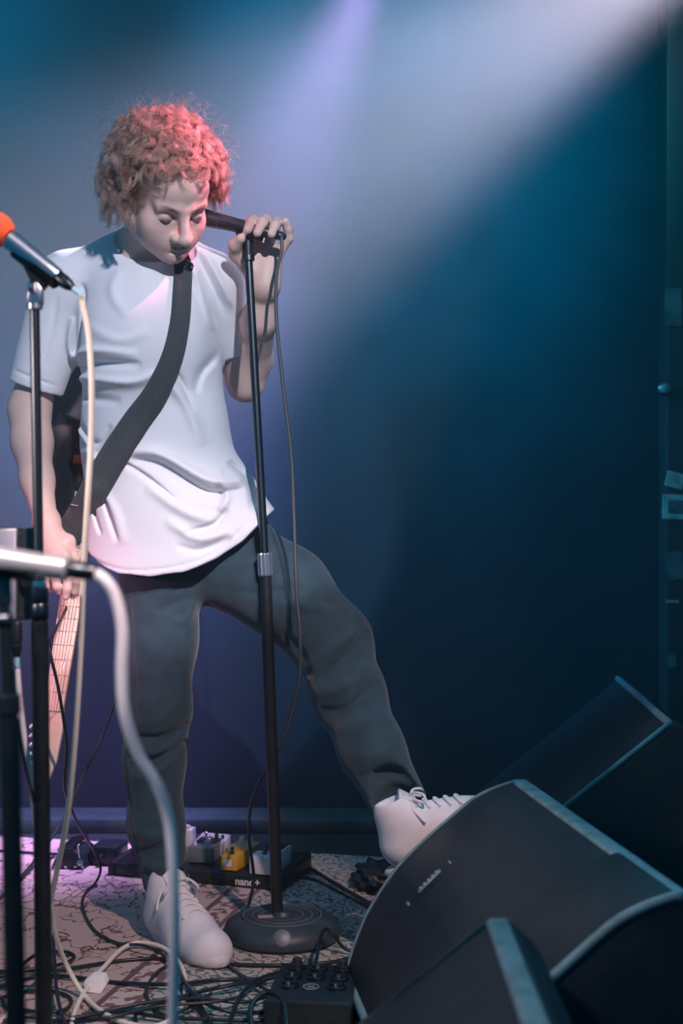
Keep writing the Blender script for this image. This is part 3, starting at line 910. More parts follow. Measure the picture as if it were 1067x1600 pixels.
tube('sleeve', [e3 + np.array([0, 0, .004]), P(26, 1032, 2.0), P(27, 1045, 2.0)], 0.0043, M_bluesh, c3, 8, 3, 'pale blue sleeve')
tube('cable', [P(27, 1044, 2.0), P(29, 1075, 2.0), P(35, 1130, 2.01), P(43, 1185, 2.02), P(51, 1240, 2.05), P(57, 1300, 2.1), P(66, 1380, 2.2), P(80, 1440, 2.32), FL(60, 1530, .012), FL(28, 1570, .012), FL(-10, 1605, .012)], 0.0042, M_white, c3, 8, 8)
c4 = empty('lead', 'thin dark lead with white end sleeve at left edge', 'cable', P(24, 1085, 1.9))
tube('sleeve', [P(22, 1086, 1.9), P(24, 1104, 1.9), P(27, 1124, 1.9)], 0.0035, M_white, c4, 8, 3, 'white end sleeve')
tube('cable', [P(21, 1040, 1.9), P(22, 1086, 1.9), P(27, 1124, 1.9), P(36, 1180, 1.92), P(47, 1230, 1.95), P(56, 1275, 2.05), P(62, 1360, 2.25), FL(70, 1480, .01)], 0.0026, M_cable, c4, 8, 6)

# blurred stand nearest the lens
YF = 1.42
s1 = empty('microphone_stand', 'blurred black stand nearest the lens at bottom left corner', 'microphone stand', P(38, 2145, YF))
lathe('base', P(38, 2145, YF), (0, 0, 1), [(0.12, 0), (0.125, 0.01), (0.12, 0.025), (0.09, 0.04), (0.02, 0.045), (0.015, 0.06), (0, 0.06)], M_iron, s1, 40)
cyl_between('lower_pole', P(38, 2140, YF), P(13, 1092, YF), 0.0105, M_black, s1)
cyl_between('upper_pole', P(13, 1094, YF), P(6, 930, YF), 0.0065, M_black, s1)
cyl_between('clutch', P(14, 1115, YF), P(12, 1085, YF), 0.0125, M_blackrub, s1)
lathe('swivel_knob', P(-4, 970, YF), (1, 0, 0.05), [(0.008, 0), (0.009, 0.003), (0.009, 0.012), (0.006, 0.015)], M_dsteel, s1, 16)
cyl_between('swivel', P(6, 945, YF), P(4, 895, YF), 0.0085, M_dsteel, s1)
fa = P(-40, 868, YF); fb = P(108, 889, YF - .02); fd = (fb - fa) / np.linalg.norm(fb - fa)
clip(P(10, 877, YF - .005), fd, (0, 0, 1), 0.0125, s1, L=0.055)
m1 = empty('microphone', 'blurred pale microphone lying level at left edge', 'microphone', fb)
lathe('body', fb, fa - fb, [(0.0105, 0), (0.0125, 0.002), (0.0128, 0.024), (0.0112, 0.026), (0.0115, 0.03), (0.0128, 0.07), (0.0150, 0.10)], principled('pale_metal', (0.80, 0.74, 0.72), 0.35, 0.55), m1, 28)
lathe('grille', fa + fd * 0.0, fa - fb, [(0.015, -0.006), (0.022, 0.004), (0.025, 0.018), (0.022, 0.034), (0.012, 0.044), (0, 0.047)], M_silver, m1, 28)
c1 = empty('microphone_cable', 'thick blurred white cable curving down in front of the planted leg', 'cable', fb)
e1b = xlr(fb, fd, c1, M_dsteel, L=0.032, r=0.009)
tube('cable', [e1b - fd * .004, P(168, 910, YF - .03), P(182, 936, YF - .03), P(191, 985, YF - .03), P(190, 1050, YF - .03), P(195, 1115, YF - .03), P(216, 1178, YF - .02), P(246, 1228, YF - .01), P(264, 1285, YF), P(271, 1370, YF),
               P(272, 1470, YF + .01), P(270, 1590, YF + .03), P(266, 1720, YF + .05), P(255, 1850, YF + .08), P(240, 1960, YF + .1), FL(200, 2060, .01), FL(120, 2100, .01)], 0.0058, M_white, c1, 10, 8)

# ------------------------------------------------------------------ the singer
def attr_color(me, fn):
    """Colour attribute 'tint' from a function of vertex positions (n,3)->(n,3): skin zones, not light."""
    n = len(me.vertices)
    co = np.zeros(n * 3, np.float32); me.vertices.foreach_get('co', co); co = co.reshape(-1, 3)
    a = me.color_attributes.new('tint', 'FLOAT_COLOR', 'POINT')
    c = np.ones((n, 4), np.float32); c[:, :3] = fn(co)
    a.data.foreach_set('color', c.ravel())


def skin_mat():
    m = principled('skin', (0.7, 0.5, 0.42), 0.48, 0, 0.4, bump=0.08, bscale=600, sub=0.12)
    nt = m.node_tree; b = nt.nodes['Principled BSDF']
    a = nt.nodes.new('ShaderNodeVertexColor'); a.layer_name = 'tint'
    nt.links.new(a.outputs[0], b.inputs['Base Color'])
    return m


DP = 0.075
def P(px, py, Y): return _P0(px, py, Y + DP)          # the figure stands a little deeper than first laid out
def PH(px, py, Y): return _P0(px, py, Y - 0.025)      # the raised hand stays with the stand


# head frame
yaw, pit, rol = math.radians(38), math.radians(41), math.radians(-11)
hx = np.array([math.cos(yaw), math.sin(yaw), 0])                                      # to the picture's right
hn = np.array([math.sin(yaw) * math.cos(pit), -math.cos(yaw) * math.cos(pit), -math.sin(pit)])   # face direction
hu = np.cross(hn, hx) * -1.0
hu = np.array([math.sin(pit) * math.sin(yaw), -math.sin(pit) * math.cos(yaw), math.cos(pit)])
cr, sr = math.cos(rol), math.sin(rol)
hx, hu = hx * cr - hu * sr, hu * cr + hx * sr
hy = -hn
HR = np.stack([hx, hy, hu], 1)        # columns: local x, y (backwards), z
eye_mid = P(284, 337, 2.685)
H0 = eye_mid - HR @ np.array([0, -0.079, 0.0])


def hl(x, y, z): return H0 + HR @ np.array([x, y, z], float)


body = Sdf()
# neck and trunk under the shirt
body.cone(P(232, 408, 2.87), hl(0, 0.030, -0.055), 0.060, 0.054, 0.03)
body.cone(P(215, 440, 2.90), P(250, 700, 2.92), 0.11, 0.105, 0.05, 0.8)
body.cone(P(120, 452, 2.89), P(230, 425, 2.89), 0.050, 0.06, 0.04)
body.cone(P(335, 450, 2.90), P(240, 425, 2.89), 0.046, 0.06, 0.04)
# head
he = lambda c, r, k=0.02, kind='add': body.ell(hl(*c), r, k, HR, kind)
hc = lambda a, b, r1, r2, k=0.015, kind='add': body.cone(hl(*a), hl(*b), r1, r2, k, 1.0, kind)
he((0, 0.016, 0.034), (0.074, 0.094, 0.080), 0.02)
he((0, -0.028, -0.028), (0.0635, 0.056, 0.066), 0.035)
he((0, -0.058, 0.046), (0.054, 0.027, 0.036), 0.03)                                      # forehead
for s in (-1, 1):
    hc((0.053 * s, 0.006, -0.056), (0.016 * s, -0.064, -0.088), 0.020, 0.018, 0.03)          # jaw
    he((0.040 * s, -0.054, -0.030), (0.024, 0.024, 0.022), 0.025)                          # cheekbone
    he((0.032 * s, -0.052, -0.056), (0.024, 0.026, 0.026), 0.025)                          # cheek
    hc((0.013 * s, -0.0835, 0.017), (0.044 * s, -0.071, 0.016), 0.0095, 0.009, 0.014)        # brow
    he((0.032 * s, -0.0885, 0.0000), (0.0175, 0.0150, 0.0105), 0.010, 'sub')                  # socket
    he((0.0325 * s, -0.0690, -0.0020), (0.0150, 0.0140, 0.0115), 0.005)                       # lowered lid
    hc((0.0205 * s, -0.0795, -0.0078), (0.033 * s, -0.0845, -0.0098), 0.0012, 0.0012, 0.002, 'sub')
    hc((0.033 * s, -0.0845, -0.0098), (0.046 * s, -0.0770, -0.0072), 0.0012, 0.0012, 0.002, 'sub')
    hc((0.022 * s, -0.0765, -0.0138), (0.045 * s, -0.0735, -0.0128), 0.0036, 0.003, 0.009)    # lower lid
    he((0.076 * s, 0.014, -0.014), (0.008, 0.019, 0.031), 0.008)                             # ear
    he((0.084 * s, 0.010, -0.010), (0.006, 0.011, 0.018), 0.005, 'sub')
hc((0, -0.0855, 0.010), (0, -0.1110, -0.031), 0.0075, 0.0105, 0.014)                       # nose bridge
he((0, -0.1125, -0.0365), (0.0130, 0.0115, 0.0100), 0.008)                                # tip
for s in (-1, 1):
    he((0.0140 * s, -0.0990, -0.0390), (0.0082, 0.0105, 0.0075), 0.007)                     # wings
    he((0.0062 * s, -0.1030, -0.0452), (0.0032, 0.0045, 0.003), 0.003, 'sub')              # nostrils
he((0, -0.0745, -0.060), (0.028, 0.018, 0.020), 0.025)                                    # muzzle
hc((-0.020, -0.0840, -0.0595), (-0.003, -0.0930, -0.0565), 0.0036, 0.0048, 0.006)         # upper lip
hc((0.020, -0.0840, -0.0595), (0.003, -0.0930, -0.0565), 0.0036, 0.0048, 0.006)
hc((-0.015, -0.0860, -0.0675), (0.015, -0.0860, -0.0675), 0.0050, 0.0050, 0.006)
hc((-0.004, -0.0890, -0.0680), (0.004, -0.0890, -0.0680), 0.0058, 0.0058, 0.006)           # lower lip
for s in (-1, 1):
    hc((0.0250 * s, -0.0825, -0.0632), (0.008 * s, -0.0945, -0.0618), 0.0012, 0.0018, 0.002, 'sub')
hc((0.008, -0.0945, -0.0618), (-0.008, -0.0945, -0.0618), 0.0016, 0.0016, 0.002, 'sub')
hc((-0.012, -0.0895, -0.0765), (0.012, -0.0895, -0.0765), 0.0035, 0.0035, 0.010, 'sub')
he((0, -0.0790, -0.0905), (0.019, 0.016, 0.015), 0.016)                                   # chin

# right arm (picture left), hanging, hand closed on the guitar neck
body.poly([P(98, 452, 2.89), P(70, 545, 2.90), P(46, 640, 2.915)], [0.044, 0.041, 0.041], 0.02)
body.poly([P(46, 640, 2.915), P(50, 690, 2.90), P(58, 750, 2.875), P(72, 815, 2.84)], [0.043, 0.041, 0.033, 0.0235], 0.02)
GH = lambda x, y, Y: P(x, y, Y)
wr = GH(73, 816, 2.84)
for (x, y, Y) in ((102, 872, 2.792), (91, 880, 2.785), (80, 882, 2.795), (72, 876, 2.81)):
    body.cone(wr, GH(x, y, Y), 0.021, 0.0125, 0.016)
body.poly([GH(102, 872, 2.792), GH(106, 900, 2.772), GH(105, 920, 2.768), GH(103, 932, 2.771)], [0.0112, 0.0098, 0.0090, 0.0078], 0.006)      # index, along the fretboard
body.poly([GH(90, 880, 2.785), GH(87, 902, 2.772), GH(89, 916, 2.772), GH(93, 924, 2.780)], [0.0112, 0.0096, 0.0086, 0.0076], 0.005)
body.poly([GH(79, 882, 2.795), GH(74, 900, 2.785), GH(75, 914, 2.792), GH(80, 921, 2.803)], [0.0105, 0.0092, 0.0082, 0.0072], 0.005)
body.poly([GH(71, 876, 2.81), GH(66, 892, 2.805), GH(68, 905, 2.812), GH(73, 911, 2.82)], [0.0095, 0.0082, 0.0074, 0.0066], 0.005)
body.poly([GH(86, 835, 2.83), GH(106, 846, 2.815), GH(115, 875, 2.818), GH(119, 905, 2.828), GH(117, 924, 2.836)], [0.016, 0.0135, 0.0120, 0.0105, 0.0085], 0.010)     # thumb behind the neck

# left arm (picture right), elbow bent, hand over the microphone
body.poly([P(340, 452, 2.90), P(362, 530, 2.965), P(383, 598, 3.02)], [0.050, 0.045, 0.038], 0.02)
body.poly([P(383, 598, 3.02), P(394, 560, 3.00), PH(405, 500, 2.985), PH(413, 448, 2.945)], [0.038, 0.042, 0.034, 0.0255], 0.02)
lw = PH(413, 446, 2.935)
for (x, y, Y, r) in ((384, 384, 2.925, .0125), (402, 377, 2.932, .0125), (420, 378, 2.932, .012), (437, 392, 2.925, .011)):
    body.cone(lw, PH(x, y, Y), 0.023, r, 0.020)
LF = lambda *p: [PH(*q) for q in p]
body.poly(LF((384, 382, 2.925), (395, 345, 2.915), (392, 347, 2.868), (387, 359, 2.852)), [0.0122, 0.0112, 0.0106, 0.0090], 0.005)
body.poly(LF((402, 376, 2.932), (414, 344, 2.915), (410, 348, 2.864), (402, 364, 2.848)), [0.0122, 0.0112, 0.0104, 0.0088], 0.0045)
body.poly(LF((420, 377, 2.932), (432, 348, 2.912), (430, 352, 2.866), (424, 366, 2.850)), [0.0118, 0.0108, 0.0098, 0.0084], 0.0045)
body.poly(LF((437, 392, 2.925), (451, 372, 2.915), (450, 358, 2.905), (446, 346, 2.895)), [0.0112, 0.0098, 0.0086, 0.0074], 0.006)
body.poly(LF((392, 425, 2.925), (369, 397, 2.900), (367, 383, 2.876), (376, 373, 2.858)), [0.018, 0.0135, 0.0118, 0.0098], 0.012)

def keep_largest(V, Q):
    n = len(V); lab = np.arange(n)
    E = np.concatenate([Q[:, [0, 1]], Q[:, [1, 2]], Q[:, [2, 3]], Q[:, [3, 0]]])
    while True:
        new = lab.copy()
        np.minimum.at(new, E[:, 0], lab[E[:, 1]]); np.minimum.at(new, E[:, 1], lab[E[:, 0]])
        new = new[new]; new = new[new]
        if np.array_equal(new, lab): break
        lab = new
    big = np.bincount(lab).argmax(); keep = lab == big
    idx = np.cumsum(keep) - 1
    return V[keep], idx[Q[keep[Q[:, 0]]]]


V, Q = body.mesh(0.0021)
V, Q = keep_largest(V, Q)
V = relax(V, Q, 2)
body_me = mesh_np('person', V, Q, skin_mat())


def skin_zones(co):
    loc = (co - H0) @ HR
    x, y, z = loc[:, 0], loc[:, 1], loc[:, 2]
    sk = np.array([0.72, 0.50, 0.43]); c = np.tile(sk, (len(co), 1))
    def blend(mask, col):
        nonlocal c
        c = c * (1 - mask[:, None]) + np.array(col) * mask[:, None]
    inhead = np.exp(-((np.linalg.norm(loc, axis=1) / 0.17) ** 8))
    # hair roots on the scalp
    hairline = 0.084 - 5.5 * x * x
    sc = np.clip((np.where(y < 0.0, z - hairline - 0.10 * y - 0.004, z + 0.035 + 0.2 * (y - 0.03)) / 0.014), 0, 1)
    sc = np.where((y >= -0.012) & (np.abs(x) < 0.085) & (z > -0.075 + 0.0 * x) & (y > 0.03), 1.0, sc)
    blend(sc * inhead, (0.16, 0.055, 0.035))
    lips = np.exp(-((x / 0.024) ** 4 + ((z + 0.0620) / 0.0078) ** 4)) * (y < -0.07) * inhead
    blend(0.7 * lips, (0.52, 0.24, 0.23))
    for s in (-1, 1):
        br = np.exp(-(((x - 0.031 * s) / 0.019) ** 4 + ((z - 0.0165 - 0.004 * np.sin((np.abs(x) - 0.02) * 70)) / 0.0050) ** 4)) * (y < -0.05) * inhead
        blend(0.85 * br, (0.20, 0.10, 0.07))
        la = np.exp(-(((x - 0.033 * s) / 0.0145) ** 4 + ((z + 0.0089 - 9 * (np.abs(x) - 0.033) ** 2) / 0.0021) ** 4)) * (y < -0.06) * inhead
        blend(0.85 * la, (0.07, 0.035, 0.03))
    stub = np.exp(-((z + 0.075) / 0.03) ** 4) * (y < 0.0) * inhead * (1 - lips)
    blend(0.16 * stub, (0.35, 0.24, 0.22))
    return c


attr_color(body_me, skin_zones)
person = link('person', body_me)
tag(person, 'curly red-haired person in white t-shirt leaning on microphone stand, foot on monitor', 'person')

M_lash = principled('dark_lashes', (0.04, 0.022, 0.018), 0.7)
M_browh = principled('brow_hair', (0.20, 0.095, 0.06), 0.8)
for s_ in (-1, 1):
    tube('eyelashes', [hl(0.0200 * s_, -0.0800, -0.0080), hl(0.026 * s_, -0.0838, -0.0100), hl(0.034 * s_, -0.0845, -0.0108), hl(0.042 * s_, -0.0805, -0.0098), hl(0.0475 * s_, -0.0755, -0.0078)], [0.0008, 0.0013, 0.0014, 0.0013, 0.0007], M_lash, person, 6, 4)
    tube('eyebrow', [hl(0.0125 * s_, -0.0900, 0.0150), hl(0.020 * s_, -0.0895, 0.0180), hl(0.031 * s_, -0.0850, 0.0205), hl(0.041 * s_, -0.0785, 0.0195), hl(0.048 * s_, -0.0720, 0.0165)], [0.0022, 0.0034, 0.0034, 0.0026, 0.0010], M_browh, person, 8, 4)

# ---- t-shirt
sh = Sdf()
TY = 2.895
sh.cone(P(232, 478, TY), P(243, 690, TY), R(112, TY), R(112, TY), 0.05, 0.80)
sh.cone(P(243, 690, TY), P(262, 800, TY), R(112, TY), R(128, TY), 0.04, 0.80)
sh.cone(P(262, 800, TY), P(278, 960, TY), R(128, TY), R(166, TY), 0.03, 0.78)
sh.cone(P(340, 800, TY - .02), P(395, 850, TY - .05), R(70, TY), R(62, TY), 0.06, 0.9)
sh.cone(P(122, 446, 2.89), P(208, 404, 2.88), R(48, 2.89), R(46, 2.89), 0.05)
sh.cone(P(333, 440, 2.90), P(272, 408, 2.88), R(42, 2.9), R(40, 2.9), 0.05)
sh.ell(P(222, 520, 2.81), (0.12, 0.075, 0.12), 0.06)
# cut the hem: a curve that dips in front and rises over the lifted leg
hem_px = np.array([(40, 832), (90, 836), (116, 850), (150, 879), (190, 896), (240, 899), (290, 893), (340, 873), (380, 845), (405, 820), (430, 794), (470, 760)], float)
hem_x = (hem_px[:, 0] - 533.5) / FPX * 2.875; hem_z = CAMZ - (hem_px[:, 1] - 800) / FPX * 2.875
def hem_fn(X, Y, Z): return np.interp(X, hem_x, hem_z) + 0.0008 * np.sin(X * 70) - Z + 0 * Y
sh.op('and', hem_fn, (-2, 0, 0.5), (2, 4, 1.05), 0.006)
# hollow under the hem
sh.cone(P(268, 960, TY), P(276, 1060, TY), R(140, TY), R(170, TY), 0.01, 0.70, 'sub')
# sleeves, cut square and hollow at the cuff
slv = []
for (a, b, r1, r2, cut) in ((P(104, 446, 2.89), P(52, 622, 2.91), R(54, 2.89), R(43, 2.9), P(57, 607, 2.91)),
                            (P(333, 446, 2.90), P(372, 566, 2.992), R(45, 2.9), R(37, 2.98), P(366, 545, 2.975))):
    sh.cone(a, b, r1, r2, 0.035)
    d = (b - a) / np.linalg.norm(b - a)
    def cutf(X, Y, Z, c=cut, d=d, rr=max(r1, r2)):
        q = (X - c[0]) * d[0] + (Y - c[1]) * d[1] + (Z - c[2]) * d[2]
        ex = X - c[0] - q * d[0]; ey = Y - c[1] - q * d[1]; ez = Z - c[2] - q * d[2]
        return np.maximum(-q, np.sqrt(ex * ex + ey * ey + ez * ez) - rr * 0.93)
    sh.op('sub', cutf, cut - 0.09, cut + 0.09, 0.004)
    sh.cone(cut - d * 0.07, cut + d * 0.05, r2 - 0.010, r2 - 0.006, 0.004, 1.0, 'sub')
# neckline
nk0 = P(231, 396, 2.86); nk1 = hl(0, 0.030, -0.055)
sh.cone(nk0 + (nk0 - nk1) * 0.30, nk1, 0.066, 0.074, 0.006, 1.0, 'sub')
# cloth folds
F = lambda pts, d, w_, t=True, s=1.0: fold(sh, pts, 2.875, d * 1.3, w_ * 0.72, 2.955, t, s)
F([(118, 572), (165, 574), (235, 578)], -0.012, 0.010, True, 1.6)
F([(110, 560), (160, 558), (230, 566)], 0.008, 0.012)
F([(112, 590), (160, 600), (220, 606), (262, 590)], 0.010, 0.013)
F([(106, 596), (140, 622), (200, 634)], -0.007, 0.012)
F([(104, 606), (120, 650), (150, 690)], -0.014, 0.009, True, 1.5)
F([(98, 626), (112, 668), (140, 705)], -0.011, 0.010)
F([(100, 616), (116, 660), (148, 700)], 0.009, 0.010)
F([(140, 684), (165, 695), (185, 668)], -0.008, 0.008)
F([(135, 700), (160, 722), (172, 730)], 0.010, 0.012)
F([(160, 760), (178, 790), (197, 845)], -0.011, 0.0062, True, 1.6)
F([(152, 790), (160, 815), (168, 835)], -0.007, 0.0055)
F([(168, 770), (190, 800), (206, 850)], 0.005, 0.016)
F([(190, 718), (235, 742), (290, 785)], -0.009, 0.0058, True, 1.5)
F([(215, 720), (262, 727), (330, 768), (385, 765)], -0.015, 0.012, True, 1.6)
F([(210, 708), (262, 713), (335, 752), (385, 750)], 0.014, 0.014)
F([(240, 760), (300, 800), (345, 815)], 0.008, 0.016)
F([(300, 830), (340, 818), (360, 795)], -0.009, 0.009, True, 1.5)
F([(270, 812), (320, 840), (370, 828)], 0.008, 0.014)
F([(285, 850), (320, 858), (365, 838)], -0.007, 0.010)
F([(360, 722), (392, 752), (400, 800)], -0.012, 0.010)
F([(345, 735), (360, 775), (350, 800)], 0.009, 0.012)
F([(262, 590), (300, 640), (322, 700)], 0.008, 0.016)
F([(270, 580), (290, 600), (310, 650)], -0.006, 0.008)
F([(350, 545), (320, 585), (310, 620)], -0.007, 0.010)
F([(316, 392), (345, 440), (368, 490)], 0.008, 0.010)
F([(302, 392), (330, 445), (356, 500)], -0.008, 0.010)
F([(296, 400), (315, 450), (335, 520)], 0.006, 0.010)
F([(98, 470), (84, 530), (66, 575)], -0.0035, 0.008)
F([(137, 450), (141, 480), (128, 555)], -0.007, 0.007)
F([(120, 500), (112, 540), (116, 570)], 0.006, 0.010)
F([(200, 430), (190, 470), (215, 510)], 0.004, 0.016)
F([(150, 520), (200, 545), (250, 530)], 0.004, 0.016)
F([(22, 578), (60, 594), (98, 606)], -0.003, 0.004, False)
F([(130, 862), (190, 884), (240, 887), (300, 878), (350, 856), (395, 815)], -0.0025, 0.004, False)
V, Q = sh.mesh(0.0032)
V = relax(V, Q, 2)
shirt = part('t_shirt', mesh_np('t_shirt', V, Q, M_shirt), person)
# collar ribbing as its own piece: where the neckline cut meets the cloth
nkd = (nk1 - nk0) / np.linalg.norm(nk1 - nk0)

# ---- trousers
tr = Sdf()
tr.cone(P(250, 842, 2.90), P(345, 842, 2.89), R(72, 2.9), R(76, 2.9), 0.05, 0.85)
tr.poly([P(252, 880, 2.89), P(250, 1000, 2.865), P(246, 1110, 2.835), P(240, 1190, 2.825), _P0(244, 1290, 2.885), _P0(264, 1400, 2.885)],
        [R(70, 2.9), R(56, 2.9), R(50, 2.88), R(46, 2.88), R(41, 2.88), R(35, 2.88)], 0.03)
tr.poly([P(345, 868, 2.925), P(445, 925, 2.885), P(520, 1005, 2.795)], [R(80, 2.95), R(70, 2.93), R(60, 2.87)], 0.03)
tr.poly([P(518, 1000, 2.795), P(545, 1085, 2.735), P(580, 1170, 2.665), _P0(642, 1292, 2.655)], [R(58, 2.87), R(54, 2.81), R(48, 2.75), R(43, 2.66)], 0.03)
# cuffs cut open
for (c, d, rr) in ((_P0(264, 1388, 2.885), np.array([0.05, 0.0, -1.0]), 0.07), (_P0(631, 1268, 2.655), _P0(634, 1270, 2.655) - _P0(588, 1190, 2.655), 0.085)):
    d = d / np.linalg.norm(d)
    def cutf(X, Y, Z, c=c, d=d, rr=rr):
        q = (X - c[0]) * d[0] + (Y - c[1]) * d[1] + (Z - c[2]) * d[2]
        ex = X - c[0] - q * d[0]; ey = Y - c[1] - q * d[1]; ez = Z - c[2] - q * d[2]
        return np.maximum(-q, np.sqrt(ex * ex + ey * ey + ez * ez) - rr)
    tr.op('sub', cutf, c - 0.09, c + 0.09, 0.003)
    tr.cone(c - d * 0.04, c + d * 0.05, rr * 0.55, rr * 0.56, 0.003, 1.0, 'sub')


def TF(pts, Y, d, w_, yb, s=1.0): fold(tr, pts, Y, d, w_, yb, True, s)



for pts, d, w_, s in (([(202, 1148), (250, 1150), (292, 1130)], -0.012, 0.010, 1.5), ([(200, 1160), (245, 1172), (290, 1150)], 0.010, 0.011, 1),
                      ([(212, 1190), (250, 1180), (288, 1158)], -0.013, 0.009, 1.5), ([(205, 1212), (240, 1205), (282, 1175)], 0.008, 0.011, 1),
                      ([(195, 1178), (222, 1200), (240, 1230)], -0.007, 0.009, 1), ([(200, 1120), (225, 1128), (265, 1120)], 0.006, 0.012, 1),
                      ([(245, 960), (270, 945), (305, 930)], -0.006, 0.010, 1), ([(270, 975), (290, 968), (310, 940)], 0.006, 0.010, 1),
                      ([(215, 1330), (250, 1318), (285, 1300)], -0.009, 0.010, 1.4), ([(222, 1345), (255, 1350), (290, 1330)], 0.008, 0.010, 1),
                      ([(225, 1362), (262, 1366), (296, 1352)], -0.008, 0.007, 1.5), ([(210, 1290), (240, 1300), (270, 1285)], 0.006, 0.012, 1),
                      ([(198, 910), (206, 1000), (214, 1110), (200, 1200), (212, 1300), (228, 1385)], -0.0045, 0.004, 1.8)):
    TF(pts, 2.785, d, w_, 2.93, s)
for pts, d, w_, s in (([(345, 925), (400, 930), (470, 920)], -0.005, 0.008, 1), ([(430, 948), (480, 948), (548, 955)], 0.007, 0.010, 1.3),
                      ([(500, 1060), (535, 1030), (572, 985)], -0.012, 0.012, 1.4), ([(478, 1050), (520, 1010), (560, 985)], 0.008, 0.013, 1),
                      ([(490, 1080), (530, 1070), (580, 1035)], 0.010, 0.013, 1), ([(500, 1105), (540, 1100), (590, 1060)], -0.010, 0.011, 1.4),
                      ([(520, 1130), (560, 1122), (605, 1095)], 0.006, 0.014, 1), ([(440, 990), (470, 1020), (485, 1060)], -0.009, 0.010, 1),
                      ([(560, 1200), (600, 1180), (632, 1190)], -0.012, 0.011, 1.4), ([(575, 1225), (612, 1205), (640, 1212)], 0.011, 0.011, 1),
                      ([(590, 1250), (625, 1228), (655, 1232)], -0.009, 0.009, 1.4), ([(545, 1170), (590, 1160), (622, 1160)], 0.007, 0.014, 1),
                      ([(430, 830), (440, 860), (425, 890)], -0.005, 0.008, 1)):
    TF(pts, 2.72, d, w_, 2.90, s)
V, Q = tr.mesh(0.0036)
V = relax(V, Q, 2)
trousers = part('trousers', mesh_np('trousers', V, Q, M_jeans), person)


